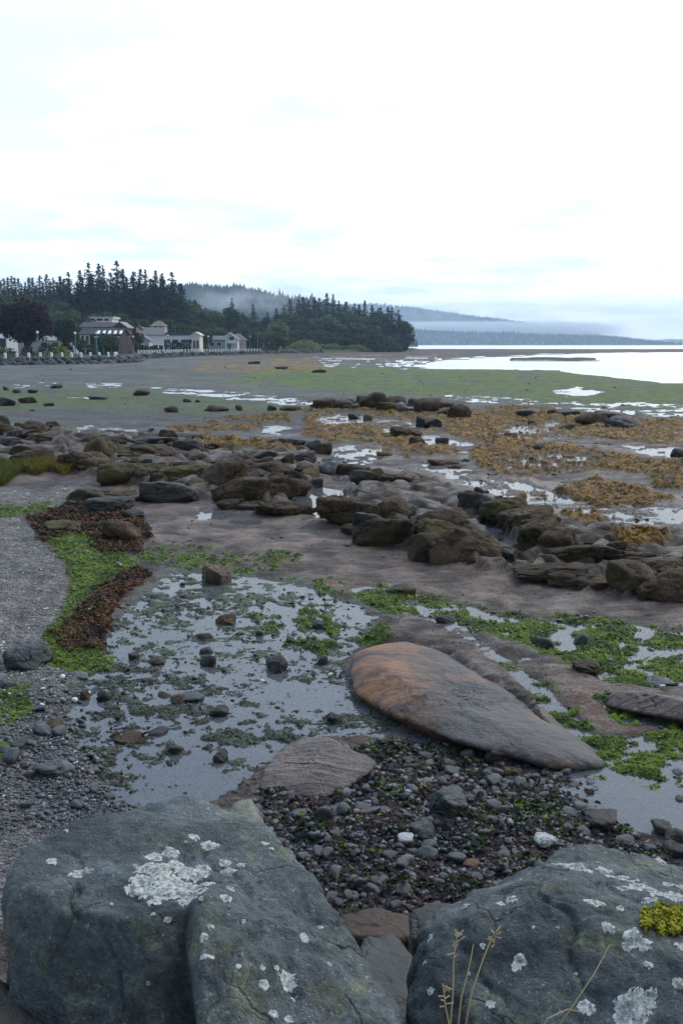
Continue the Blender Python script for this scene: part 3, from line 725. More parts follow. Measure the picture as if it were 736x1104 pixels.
BL = hull_rock('lichen_boulder', left_pts, (-.36, 2.72, 1.45), 7, 90, .034, 11, M['boulder'], 2.6, .016, (slab_pts,), 90, .985)
tag(BL, 'big blue-grey boulder at lower left with a broad crust of white lichen on top', 'boulder')
right_pts = PL([(440,1012,2.70),(480,976,2.82),(520,960,2.92),(562,930,3.05),(592,914,3.15),(626,907,3.2),(690,924,3.15),(780,955,3.1),(900,985,3.0),
                (470,1003,2.60),(570,968,2.62),(660,1000,2.46),(770,1045,2.32),(438,1100,2.42),(510,1190,2.22),(640,1230,2.08),(800,1260,2.02),(950,1150,2.3)])
right_pts += [Vector((.2, 2.4, .8)), Vector((.25, 3.2, .6)), Vector((.8, 3.9, .4)), Vector((1.7, 3.6, .5)), Vector((1.8, 2.3, .8)), Vector((.6, 2.0, .9))]
BR = hull_rock('lichen_boulder', right_pts, (.82, 2.75, 1.40), 7, 90, .034, 23, M['boulder'], 2.6, .016, (), 90, .985)
tag(BR, 'big blue-grey boulder at lower right with pale streaks and a yellow-green moss cushion', 'boulder')

def bvh(o):
    me = o.data; loc = o.location
    return BVHTree.FromPolygons([v.co + loc for v in me.vertices], [list(p.vertices) for p in me.polygons])
TL, TR = bvh(BL), bvh(BR)
EYEV = Vector((0, 0, EYE))
def lichen(tree, boulder, px, py, rpx, seed, stretch=(1, 1), holes=.0):
    hit, nrm, _, dist = tree.ray_cast(EYEV, ray(px, py).normalized())
    if hit is None: return
    rad = rpx * dist / FPX * 1.05
    t1 = nrm.orthogonal().normalized() if abs(nrm.x) > .95 else Vector((1, 0, 0)).cross(nrm).normalized(); t1, t2 = t1.cross(nrm).normalized(), t1
    rs = np.random.RandomState(seed); nr_, na = 6, 44
    ang = np.linspace(0, 2 * np.pi, na, endpoint=False)
    edge = 1 + .22 * n2(np.cos(ang) * 1.4 + seed, np.sin(ang) * 1.4, 3) + .14 * n2(np.cos(ang) * 4 + seed, np.sin(ang) * 4, 4) + .10 * n2(np.cos(ang) * 9 + seed, np.sin(ang) * 9, 6)
    P_, rim = [(0., 0.)], [0.]
    for k in range(1, nr_ + 1):
        for a in range(na):
            q = rad * k / nr_ * edge[a]; P_.append((math.cos(ang[a]) * q * stretch[0], math.sin(ang[a]) * q * stretch[1])); rim.append(k / nr_)
    V, loc = [], boulder.location
    for (a, b), r in zip(P_, rim):
        p = hit + t1 * a + t2 * b
        h2, n_, _, _ = tree.ray_cast(p + nrm * .06, -nrm, .16)
        q = (h2 if h2 else p) + nrm * (.0016 + .0012 * ((seed * .618) % 1) if r < .9 else (.0013 if r < 1 else -.001))
        V.append(tuple(q - loc))
    F = []
    for a in range(na): F.append((0, 1 + a, 1 + (a + 1) % na))
    for k in range(nr_ - 1):
        for a in range(na):
            i0, i1 = 1 + k * na + a, 1 + k * na + (a + 1) % na; j0, j1 = i0 + na, i1 + na
            F += [(i0, j0, j1), (i0, j1, i1)]
    me = mk_mesh('lichen_patch', V, F, True, None, {'rim': rim})
    link('lichen_patch', me, M['lichen'], boulder).matrix_parent_inverse = Matrix()
LICH_L = [(56,929,6),(91,941,7),(209,903,6),(228,913,8),(243,931,7),(247,942,8),(249,958,5),(244,968,6),(260,933,5),(220,1011,5),(181,992,4),(165,986,3),(328,1011,6),
          (310,1059,10),(284,1062,6),(283,1044,3),(298,1044,3),(295,1093,5),(311,1100,5),(316,1078,3),(285,910,5),(293,915,3),(262,994,3),(227,999,4),(219,1031,4),(257,1042,3),(200,908,2),(51,896,4),(71,896,3),(217,969,3),
          (146,934,3),(345,1000,3),(355,1040,3),(160,1060,2),(120,975,2)]
for k, (a, b, r) in enumerate(LICH_L): lichen(TL, BL, a, b, r, 300 + k)
rs = random.Random(4); crust = [(184,920,7),(166,926,8),(158,937,9),(150,948,8),(143,960,7),(158,962,9),(172,950,10),(176,936,9),(190,932,9),(200,942,9),(187,950,9),(175,965,9),(190,966,9),(203,958,9),(213,946,8),(219,938,7),(220,952,7),(212,964,8),(165,972,6),(198,972,6),(180,958,8)]
for k, (a, b, r) in enumerate(crust): lichen(TL, BL, a + rs.uniform(-1.5, 1.5), b + rs.uniform(-1.5, 1.5), r * 1.3, 400 + k)
LICH_R = [(560,1037,7),(551,970,6),(538,975,5),(501,978,5),(493,1008,3),(463,1012,5),(458,1038,3),(464,1068,4),(528,1083,5),(632,1086,8),(686,1075,10),(676,1086,11),(694,1084,10),(688,1096,10),(672,1100,9),(702,1071,6),(698,1040,5),(656,1000,6),
          (682,1012,9),(694,1018,8),(676,1020,6),(640,974,7),(618,934,8),(604,932,6),(630,938,6),(652,940,7),(664,946,8),(678,950,8),(690,956,9),(704,960,9),(716,966,9),(728,970,9),(740,972,9),(672,958,5),(700,970,6),(720,954,5),(735,958,5),
          (668,980,4),(560,950,3),(575,1000,2),(620,1050,2),(505,1050,2),(730,1060,6),(733,1020,6),(600,1000,2),(520,1020,3)]
for k, (a, b, r) in enumerate(LICH_R): lichen(TR, BR, a, b, r, 500 + k, (1.5, .8) if 600 < a and b < 975 else (1, 1))

# darker rubble in the gap and corner
M['wetbrown'] = rock_mat('wet_brown_rock', (.030, .019, .013), (.062, .040, .028), None, .6, 4.0, .2)
def rubble(pts_, center, mat, seed, label, p=20, amp=.018, sub=5):
    o = hull_rock('boulder', pts_, center, sub, p, amp, seed, mat, 4.0, .01); tag(o, label, 'boulder'); return o
rubble(PL([(368,985,4.3),(400,978,4.45),(440,988,4.4),(442,1010,4.15),(372,1008,4.1)]) + [Vector((0, 4.3, .1)), Vector((.3, 4.5, .1)), Vector((.3, 4.0, .2)), Vector((0, 4.0, .2))], pt(405, 1012, 4.28), M['wetbrown'], 31, 'smooth brown stone wedged behind the gap between the two lichen boulders')
rubble(PL([(392,1010,3.5),(425,1004,3.6),(446,1030,3.4),(452,1104,3.0),(400,1130,2.9),(385,1050,3.2)]) + [Vector((.1, 3.2, .5)), Vector((.25, 3.6, .4)), Vector((.3, 3.0, .6)), Vector((.05, 2.9, .6))], pt(420, 1060, 3.2), M['greenblack'], 32, 'dark blue-green rock filling the gap between the two lichen boulders')
rubble(PL([(440,980,4.0),(462,972,4.15),(490,975,4.1),(480,1008,3.8),(445,1012,3.8)]) + [Vector((.3, 3.9, .3)), Vector((.5, 4.1, .2)), Vector((.5, 3.7, .4)), Vector((.3, 3.6, .4))], pt(464, 1000, 3.95), M['dark'], 33, 'small dark rock leaning on the back of the right lichen boulder')
rubble(PL([(-60,1040,2.55),(-5,1030,2.65),(30,1075,2.6),(60,1110,2.4),(40,1190,2.1),(-70,1190,2.1),(-100,1080,2.4)]) + [Vector((-1.2, 2.5, .8)), Vector((-.7, 2.3, .7)), Vector((-1.1, 1.9, .8)), Vector((-.7, 1.8, .8))], (-.87, 2.2, 1.25), M['dark'], 34, 'dark rock in the lower left corner under the lichen boulder')
rubble(PL([(243,885,5.9),(250,860,6.05),(272,857,6.1),(284,878,6.0),(276,892,5.8)]) + [Vector((-.7, 5.9, -.05)), Vector((-.45, 6.2, -.05)), Vector((-.48, 5.75, -.05))], (-.60, 5.95, .12), rock_mat('mottled_grey_rock', (.10, .11, .10), (.20, .19, .13), (.06, .07, .075), .6, 9.0, .3), 35, 'mottled grey and tan rock just behind the left lichen boulder', 24)

# moss and dead grass on the right boulder
def scatter_leaves(name, pts_, sizes, cols, nrm_up=.5, seed=1, aspect=1.6, curl=.5):
    rs = np.random.RandomState(seed); n = len(pts_)
    a = rs.uniform(0, 2 * np.pi, n); tilt = rs.uniform(-1, 1, (n, 2)) * nrm_up
    ex = np.stack([np.cos(a), np.sin(a), tilt[:, 0]], 1); ey = np.stack([-np.sin(a), np.cos(a), tilt[:, 1]], 1)
    s = sizes[:, None]; up = np.zeros((n, 3)); up[:, 2] = curl * rs.uniform(.3, 1, n)
    p0 = pts_ - ex * s * aspect * .5; p1 = pts_ + up * s; p2 = pts_ + ex * s * aspect * .5 + up * s * rs.uniform(-.3, .4, n)[:, None]
    w = ey * s * .5
    V = np.stack([p0 - w * .5, p0 + w * .5, p1 + w * 1.1, p1 - w * 1.1, p2 + w * .5, p2 - w * .5], 1).reshape(-1, 3)
    b = np.arange(n)[:, None] * 6
    F = np.concatenate([b + np.array([[0, 3, 2, 1]]), b + np.array([[3, 5, 4, 2]])], 0)
    return mk_mesh(name, V, F, False, np.repeat(cols, 6, 0))
M['weed'] = leaf_mat('seaweed', .6, .12, .10)
M['foliage'] = leaf_mat('foliage', .7, .25, .1)
M['grassblade'] = leaf_mat('grass_blades', .7, .3, .1)
mp, rs = [], np.random.RandomState(8)
for _ in range(2600):
    a, b = rs.uniform(684, 770), rs.uniform(974, 1010)
    if ((a - 728) / 40) ** 2 + ((b - 993) / 15) ** 2 > 1 + .3 * math.sin(a * .4) or b < 978 + (a - 690) * .02: continue
    hit, n_, _, _ = TR.ray_cast(EYEV, ray(a, b).normalized())
    if hit: mp.append(hit + n_ * rs.uniform(.0, .018))
if mp:
    mp = np.array([q[:] for q in mp]); cc = np.array([.30, .29, .02]) * rs.uniform(.5, 1.4, (len(mp), 1)) * np.array([1, 1, 1])
    me = scatter_leaves('moss_cushion', mp - mp.mean(0), rs.uniform(.004, .010, len(mp)), cc, 1.0, 3)
    o = link('moss_cushion', me, M['weed'], None, mp.mean(0)); tag(o, 'yellow-green moss cushion growing on top of the right boulder', 'moss')
M['straw'] = simple('dry_straw', (.34, .27, .15), .8)
def stem(pxs, Y0, label, head=True, wob=0.0):
    m = MB(); pts_ = [pt(a, b, Y0 + dy) for a, b, dy in pxs]; o0 = pts_[0].copy(); pts_ = [p - o0 for p in pts_]
    t = empty('dry_grass_stalk', o0); tag(t, label, 'dry grass', 'dead grass stalks in front of the boulders')
    m.tube(pts_, np.linspace(.0022, .0009, len(pts_)), 5); m.build('stalk', M['straw'], t, True)
    if head:
        h = MB(); rr = random.Random(int(pxs[0][0])); tip, prev = pts_[-1], pts_[-2]
        for i in range(9):
            f = i / 9; c = prev.lerp(tip, f); e = c + Vector((rr.uniform(-.02, .02), rr.uniform(-.01, .01), rr.uniform(-.005, .02)))
            h.tube([c, e], [.0012, .0018], 4)
        h.build('seed_head', M['straw'], t)
stem([(484,1120,0),(488,1070,0),(489,1030,.02),(493,1005,.03)], 2.0, 'upright dry grass stalk, leftmost of those before the right boulder')
stem([(492,1120,0),(497,1075,0),(506,1040,.02),(510,1018,.03)], 2.02, 'thin dry grass stalk leaning right, between the upright stalk and the arched one', False)
stem([(500,1115,0),(508,1070,0),(520,1035,.03),(530,1010,.05),(534,1005,.05),(532,1020,.05)], 2.04, 'tall arched dry grass stalk with drooping tip before the right boulder')
stem([(486,1115,0),(480,1085,0),(477,1060,.01)], 1.98, 'short dry grass stalk leaning left before the right boulder')
stem([(592,1120,0),(620,1080,.0),(640,1050,.05),(657,1018,.1)], 2.05, 'single fine dry stalk crossing the face of the right boulder', False)
stem([(575,1125,0),(590,1098,0),(612,1088,.02),(628,1092,.02)], 2.0, 'curled dry grass blade at the bottom edge before the right boulder', False)

# ------------------------------------------------------------------ the whale-backed rock and the layered slab
def make_whale_mat():
    t = NT('whale_rock'); vec = t.obj(); mp_ = t.node('ShaderNodeMapping'); mp_.inputs['Rotation'].default_value = (0, 0, R(38)); mp_.inputs['Scale'].default_value = (.8, 1.5, 1.5); t.l.new(vec, mp_.inputs['Vector']); sv = mp_.outputs[0]
    a = t.noise(1.5, 6, .6, sv, .5); b = t.noise(26, 5, .65, vec); s = t.node('ShaderNodeSeparateXYZ'); t.l.new(vec, s.inputs[0])
    left = t.rng(t.math('ADD', s.outputs[0], t.math('MULTIPLY', t.noise(2.2, 4, .6, sv), 1.1)), .55, -.25)
    col = t.mix(t.rng(a, .35, .65), (.042, .042, .043), (.086, .080, .076))
    col = t.mix(t.math('MULTIPLY', left, .95), col, t.mix(t.rng(t.noise(3.0, 5, .6, sv), .35, .6), (.060, .042, .040), (.25, .115, .048)))
    col = t.mix(t.math('MULTIPLY', t.rng(t.noise(2.0, 3, .5, vec), .62, .68), .5), col, (.21, .11, .06))
    n = t.node('ShaderNodeVectorMath', operation='SCALE'); t.l.new(col, n.inputs[0]); t.l.new(t.rng(b, .25, .75, .7, 1.3), n.inputs['Scale'])
    g_ = t.noise(7.0, 6, .65, sv, .3); h = t.math('ADD', t.math('MULTIPLY', a, 1.1), t.math('ADD', t.math('MULTIPLY', b, .25), t.math('MULTIPLY', g_, .32)))
    return t.bsdf(n.outputs[0], t.rng(b, .3, .7, .5, .7), t.bump(h, .8, .08), **{'Specular IOR Level': .35})
def G(px, py, z): v = gnd(px, py, z); return v
wp = [G(370,722,.15), G(374,706,.21), G(392,697,.27), G(425,692,.28), G(470,704,.26), G(515,729,.23), G(565,762,.17), G(612,794,.13), G(648,819,.07), G(664,829,.03),
      G(376,744,.08), G(400,760,.10), G(440,778,.14), G(490,799,.15), G(540,816,.11), G(590,829,.06), G(635,835,.04),
      G(405,770,-.1), G(470,800,-.1), G(540,820,-.1), G(620,838,-.1), G(658,836,-.1), G(395,700,-.1), G(480,695,-.1), G(570,745,-.1), G(640,805,-.1), G(420,726,.31), G(470,748,.28), G(530,782,.21), G(590,811,.15)]
cw = G(500,768,.04)
W = hull_rock('bedrock_hump', wp, cw, 7, 30, .046, 51, make_whale_mat(), 1.9, .014, (), 40, .975)
tag(W, 'long low whale-backed rock, rusty orange at its blunt left end, tapering toward the right pool', 'rock')
def slab_layers(o, seed, step, amt, tilt=(.25, .12, 1)):
    me = o.data; n = len(me.vertices); co = np.empty(n * 3, np.float32); me.vertices.foreach_get('co', co); Q = co.reshape(-1, 3).astype(float)
    w = Q @ np.array(tilt) + .03 * fb3(Q * np.array([1.2, 1.2, 4]), seed, 4)
    k = w / step; f = k - np.floor(k)
    rad = Q / (np.linalg.norm(Q, axis=1)[:, None] + 1e-6); rad[:, 2] *= .2
    Q += rad * (amt * (1 - f) * (.5 + .5 * n3(np.stack([np.floor(k) * 3.1] * 3, 1) + .5, seed)))[:, None]
    me.vertices.foreach_set('co', Q.astype(np.float32).ravel()); me.update()
M['layered'] = rock_mat('layered_sandstone', (.085, .068, .060), (.15, .118, .10), (.07, .056, .05), .55, 3.0, .35, .6, 40.0, 9.0)
S = hull_rock('layered_slab', [G(318,802,.13), G(352,794,.17), G(407,822,.08), G(330,842,.09), G(280,838,.05), G(296,814,.09), G(350,860,.03), G(405,826,-.1), G(350,862,-.1), G(285,845,-.1), G(320,795,-.1), G(280,862,-.02), G(275,868,-.1), G(380,846,.03)],
              gnd(338, 832, -.02), 6, 34, .018, 61, M['layered'], 3.0, .012, (), 8, .96)
slab_layers(S, 3, .075, .035, (.22, 1.0, .55)); tag(S, 'flaky layered brown slab between the tide pool and the dark cobble bed', 'rock')
S2 = hull_rock('sandstone_ledge', [G(653,752,.10), G(670,745,.17), G(700,746,.22), G(760,762,.22), G(775,785,.12), G(700,770,.08), G(656,762,.06), G(650,765,-.1), G(770,790,-.1), G(780,760,-.1), G(665,742,-.1)], gnd(716, 764, -.02), 6, 30, .02, 63, M['layered'], 2.5, .016, (), 8, .96)
slab_layers(S2, 8, .09, .03, (-.25, 1.0, .5)); tag(S2, 'low tilted brown ledge at the right edge above the weedy pool', 'rock')

# ------------------------------------------------------------------ boulders of the outcrops
GRP = 'boulders of the shore outcrops'
OUT = [
 # far scattered ones on the green flats
 (0,429,18,438,'dark','slab','long flat dark boulder at the left edge of the green flats'),
 (22,428,40,435,'brown','slab','low brown rock just right of the long flat boulder on the green flats'),
 (47,434,58,438,'dark','round','small black rock right of the low brown rock on the green flats'),
 (55,414,68,419,'greenblack','round','small dark rock with a wet glint in the upper left puddle'),
 (-4,448,11,459,'dark','round','rounded black boulder cut by the left edge below the green flats'),
 (97,427,117,431,'dark','slab','low flat dark rock on the flats above the pointed outcrop rock'),
 (142,420,163,427,'weedy','lump','brown weed mound left of the winding stream'),
 (178,438,195,445,'weedy','lump','brown weed mound alone on the green flat below the stream'),
 (4,417,10,421,'dark','round','tiny dark stone at upper left of the green flats'),
 (15,420,22,424,'dark','round','tiny dark stone right of another at upper left of the green flats'),
 (31,420,41,424,'dark','slab','thin dark stone on the far green flats at upper left'),
 (254,437,263,443,'weedy','lump','small weed lump below the end of the stream, left of the blocky one'),
 (287,437,298,443,'dark','round','small blocky dark rock left of the far boulder row'),
 (301,438,323,443,'brown','slab','pair of low brown rocks left of the far boulder row'),
 (220,437,245,444,'brown','slab','flat brown rock on green flats below the winding stream'),
 (197,430,207,434,'weedy','lump','tiny weed lump at the bend of the stream'),
 (210,431,216,434,'weedy','lump','tiny weed lump right of the stream bend'),
 # far boulder row
 (338,430,358,441,'weedy','round','brown weed-covered boulder at left end of the far boulder row'),
 (356,431,384,441,'weedy','lump','long low weedy rock second from left in the far boulder row'),
 (386,424,414,441,'brown','round','biggest dark boulder of the far row, a rounded dome'),
 (411,427,439,437,'brown','slab','flat-topped dark boulder right of the dome in the far row'),
 (405,434,426,444,'olive','round','olive boulder in front of the dome in the far row'),
 (422,434,440,444,'grey','round','grey boulder in the middle of the far boulder row'),
 (438,430,452,440,'dark','lump','dark knobbly rock behind the grey boulder of the far row'),
 (446,430,476,445,'brown','round','broad brown boulder right of centre in the far row'),
 (470,433,489,441,'dark','round','dark boulder near right end of the far row'),
 (482,438,506,451,'brown','slab','sloping brown rock ending the far boulder row at right'),
 (435,439,447,444,'pale','smooth','small light grey stone in front of the far boulder row'),
 (378,436,388,441,'tan','smooth','small tan stone at the foot of the dome boulder'),
 (375,446,388,453,'dark','round','black stone standing in white water below the far row'),
 (391,447,401,455,'tan','smooth','pale tan stone in white water beside the black stone'),
 (449,449,457,463,'dark','angular','thin upright black rock in the water right of the tan stone'),
 (458,451,475,461,'dark','slab','dark slanting rock just right of the thin upright one'),
 (442,471,457,480,'brown','round','brown rock at left of the broken white water'),
 (470,472,482,479,'dark','round','small dark rock right of the broken white water'),
 (422,460,453,472,'weedy','lump','broad weedy mound in the middle of the golden rockweed'),
 # rocks left of centre, behind the ridge
 (276,486,298,498,'dark','angular','dark block standing alone right of the green patch'),
 (289,474,301,482,'brown','round','small round brown rock on the sand left of the stone cluster'),
 (303,472,336,480,'dark','slab','long flat bluish-black slab behind the stone cluster'),
 (328,474,344,487,'grey','smooth','smooth blue-grey stone at top of the stone cluster'),
 (340,478,356,490,'brown','round','brown rounded stone right of the blue-grey stone'),
 (320,481,333,492,'tan','round','tan stone at left of the blue-grey stone'),
 (317,487,338,500,'dark','round','dark stone behind the rusty one in the stone cluster'),
 (318,496,339,511,'rust','smooth','smooth rusty brown stone in the middle of the cluster'),
 (325,504,343,517,'olive','smooth','oblong olive stone leaning on the rusty stone'),
 (316,516,336,530,'brown','round','dark brown stone at the foot of the stone cluster'),
 (332,514,347,528,'dark','round','black stone right of the dark brown one at the foot of the cluster'),
 (345,496,366,512,'grey','round','grey boulder right of the rusty stone'),
 (361,498,396,513,'brown','slab','flat brown rock between the grey boulder and the black tooth'),
 (380,505,400,523,'dark','angular','black pointed rock like a tooth beside white water'),
 (394,503,416,518,'olive','round','olive boulder right of the black tooth rock'),
 (425,506,459,521,'tan','slab','broad tan-brown boulder at right end of the stone cluster'),
 (410,510,431,521,'brown','round','brown rock left of the broad tan-brown boulder'),
 (408,487,423,493,'olive','smooth','small olive stone alone on grey sand'),
 (461,494,491,501,'brown','slab','low thin ledge on the grey sand with a puddle at its left'),
 (485,501,503,506,'brown','slab','small low ledge right of the thin ledge on the grey sand'),
 # left outcrop
 (10,463,46,473,'brown','slab','flat brown slab at left in the left outcrop'),
 (40,462,73,469,'brown','slab','thin flat slab right of the flat brown slab'),
 (34,467,81,478,'brown','slab','long low slab below the two flat slabs at left'),
 (-4,471,22,481,'dark','slab','dark slab at the left edge of the left outcrop'),
 (10,480,36,493,'olive','round','olive boulder above the grass clump at left'),
 (19,484,59,500,'brown','round','broad rounded boulder directly above the grass clump'),
 (72,484,116,507,'brown','slab','broad slanting rock under the pointed one in the left outcrop'),
 (91,472,123,498,'olive','angular','tallest pointed rock of the left outcrop, tilted right'),
 (92,493,121,509,'brown','round','rounded rock at the foot of the pointed one'),
 (110,470,142,482,'brown','round','flat boulder behind and right of the pointed rock'),
 (134,470,186,482,'dark','slab','long dark ledge along the back of the left outcrop'),
 (118,481,168,497,'brown','slab','low grey-brown slab between the pointed rock and the ridge'),
 (150,480,186,496,'brown','slab','slanting slab behind the left part of the ridge'),
 (190,474,222,490,'dark','slab','cracked dark ledge left of the green patch'),
 (176,464,190,471,'dark','angular','small pointed dark rock behind the long dark ledge'),
 # the central ridge
 (113,498,150,521,'olive','round','blocky olive boulder at the left end of the central ridge'),
 (134,498,176,520,'olive','round','second olive boulder from the left in the central ridge'),
 (160,498,184,518,'olive','round','narrow olive boulder in the left half of the central ridge'),
 (178,499,224,520,'olive','round','long rounded mossy boulder in the left half of the central ridge'),
 (218,494,262,527,'brown','round','dark cracked boulder in the middle of the central ridge'),
 (244,493,284,512,'brown','slab','flat brown block behind the middle of the central ridge'),
 (274,496,312,513,'brown','round','rounded brown block at the right end of the central ridge'),
 (158,516,208,543,'dark','angular','dark flat-faced block in front of the central ridge'),
 (196,515,224,527,'brown','slab','low ledge to the right of the dark flat-faced block'),
 (233,512,288,541,'brown','angular','large wedge-shaped dark boulder below the right half of the ridge'),
 (282,512,320,536,'brown','slab','ribbed sloping rock right of the large wedge boulder'),
 (238,535,263,549,'brown','slab','low brown rock on the sand under the large wedge boulder'),
 (257,540,282,550,'dark','slab','small dark flat rock right of the low brown rock under the wedge'),
 (282,538,334,557,'brown','slab','pointed flat rock reaching right into a white puddle'),
 # below the grass clump
 (77,525,114,541,'olive','slab','mossy low rock right of the grass clump'),
 (91,534,136,553,'dark','angular','dark flat-topped block on the brown weed'),
 (108,526,152,541,'brown','slab','low brown ledge behind the dark flat-topped block'),
 (52,560,89,574,'olive','slab','flat mossy rock on the edge of the gravel beach'),
 (113,559,150,583,'brown','round','rounded grey-brown boulder alone at the edge of the brown weed'),
 (134,548,155,559,'dark','slab','small dark wedge between the flat-topped block and the rounded boulder'),
 # right-hand outcrop
 (349,532,405,562,'brown','slab','sloping rounded rock at the left end of the right outcrop'),
 (402,535,442,560,'brown','slab','cracked slab behind the left end of the right outcrop'),
 (387,555,438,589,'brown','round','big round-nosed boulder facing left in the right outcrop'),
 (434,547,498,577,'brown','slab','long ridge-backed rock in the middle of the right outcrop'),
 (442,572,478,606,'brown','angular','upright broken block left of the largest boulder of the right outcrop'),
 (467,566,529,607,'brown','round','largest boulder of the right outcrop with a dark flat face'),
 (448,557,492,586,'olive','angular','split rock between the ridge-backed rock and the largest boulder'),
 (370,564,394,574,'brown','slab','low flat rock left of the round-nosed boulder'),
 (496,528,530,553,'dark','angular','dark pair of stones at the top of the right outcrop'),
 (522,534,568,563,'olive','round','olive split boulder right of the dark pair'),
 (545,544,594,572,'brown','slab','layered brown boulder sloping right behind the pool'),
 (561,558,604,591,'olive','round','bright olive rounded boulder above the small dark pool'),
 (583,566,622,596,'brown','slab','brown slab leaning behind the bright olive boulder'),
 (590,583,642,607,'brown','slab','low stacked slab right of the bright olive boulder'),
 (622,584,668,608,'brown','slab','flat slab at the far right of the stacked slab'),
 (550,605,622,623,'brown','slab','thin flat ledge right of the small bright pool'),
 (592,614,662,638,'brown','slab','broad smooth slab in the lower right of the outcrop'),
 (658,602,698,638,'brown','angular','cracked upright block left of the rounded boulder at the right edge'),
 (688,612,746,651,'brown','round','big rounded boulder at the right edge of the outcrop'),
 (688,599,742,619,'brown','slab','flat slab behind the rounded boulder at the right edge'),
 (536,590,552,599,'dark','round','small dark stone in the pool below the bright olive boulder'),
 (640,592,700,606,'brown','slab','low ledge behind the cracked upright block'),
 # rocks in the golden weed
 (558,441,583,449,'dark','round','dark low rock left of the far right rock row'),
 (600,442,623,449,'dark','round','round dark rock at left of the far right rock row'),
 (620,445,652,457,'brown','round','brown boulder in the middle of the far right rock row'),
 (638,443,670,456,'dark','round','dark humped boulder of the far right rock row'),
 (652,449,686,461,'dark','slab','black boulder ending the far right rock row'),
 (604,457,623,464,'weedy','round','weedy stone under the far right rock row'),
 (568,453,578,460,'dark','angular','small dark upright stone beside a bright puddle in golden weed'),
 (575,478,586,485,'dark','round','small dark stone in the middle of the golden weed'),
 (544,467,557,473,'brown','round','small brown stone at left end of the puddle in golden weed'),
 (724,484,742,494,'dark','round','dark stone at the right edge beside a bright puddle'),
 (548,386,580,389,'weedy','slab','long low reef in the sea at right, left half'),
 (575,386.5,645,389,'weedy','slab','long low reef in the sea at right, right half'),
 (267,389.5,280,392.5,'weedy','slab','low dark rock on the far mud flat below the round tree'),
 (336,398,352,402,'weedy','lump','low weed mound on the far mud flat'),
 (296,395,310,398,'weedy','lump','thin weed mound left of another on the far mud flat'),
]
for q in OUT:
    x0, y0, x1, y1, mat, sty, lab = q
    o = rock(x0, y0, x1, y1, mat, lab, 'boulder' if sty != 'slab' else 'rock_slab', sty, 4 if y1 > 460 else 3, 'rock', deep=.85 if x1 - x0 < 46 else .65)
    if 300 > y0 > 0: pass
fill = []
for i in range(10):
    V, F = rock_verts(1300 + i, 4, 14, 24, .10, 1.0); frs = np.random.RandomState(i); me = mk_mesh('boulder', V * np.array([1, frs.uniform(.6, .9), frs.uniform(.4, .7)]), F, True); me.materials.append(M[['brown', 'brown', 'olive', 'dark'][i % 4]]); fill.append(me)
frs = random.Random(55)
LINES = [([(-10,470),(40,468),(80,475)], 16, 'broken brown rock of the low left outcrop beyond the grass clump', 'broken rocks of the low left outcrop'),
         ([(80,492),(120,482),(170,480),(225,482)], 46, 'broken brown rock between the pointed boulder and the central ridge', 'broken rocks behind the central ridge'),
         ([(115,512),(180,510),(250,512),(310,512)], 56, 'broken brown rock wedged among the blocks of the central ridge', 'broken rocks of the central ridge'),
         ([(235,535),(280,530),(315,522),(335,512)], 16, 'broken brown rock between the central ridge and the cluster of rounded stones', 'broken rocks beside the stone cluster'),
         ([(355,550),(420,560),(480,575),(510,590)], 60, 'broken brown rock among the big boulders of the right outcrop', 'broken rocks of the right outcrop'),
         ([(500,540),(560,558),(610,585),(680,602),(745,622)], 80, 'broken brown rock along the sloping right end of the right outcrop', 'broken rocks at the right end of the right outcrop'),
         ([(340,438),(400,434),(500,444)], 26, 'broken brown rock of the far boulder row', 'broken rocks of the far boulder row'),
         ([(560,445),(640,450),(690,457)], 18, 'broken dark rock of the far right rock row', 'broken rocks of the far right rock row')]
for line, n_, lab, grp in LINES:
    for k in range(n_):
        q = frs.random() * (len(line) - 1); i = int(q); f = q - i; a = line[i][0] + (line[i + 1][0] - line[i][0]) * f + frs.gauss(0, 6); b = line[i][1] + (line[i + 1][1] - line[i][1]) * f + frs.gauss(0, 5.5 if line[0][1] > 460 else 2.5)
        g = gnd(a, b); z = float(ground_z(g.x, g.y)[0]); g = gnd(a, b, min(z, .2)); z = float(ground_z(g.x, g.y)[0]); dep = g.y * CT + EYE * ST
        if z < .02: continue
        r = .5 * min(frs.lognormvariate(2.55, .45), 36) * dep / FPX * (1 if b > 460 else .7)
        o = link('boulder', fill[frs.randrange(10)]); o.location = (g.x, g.y, z + r * .12); o.scale = (r, r, r * frs.uniform(.8, 1.2)); o.rotation_euler = (frs.uniform(-.35, .35), frs.uniform(-.35, .35), frs.uniform(-.6, .6) + (3.14 if frs.random() < .5 else 0))
        tag(o, lab, 'rock', grp)
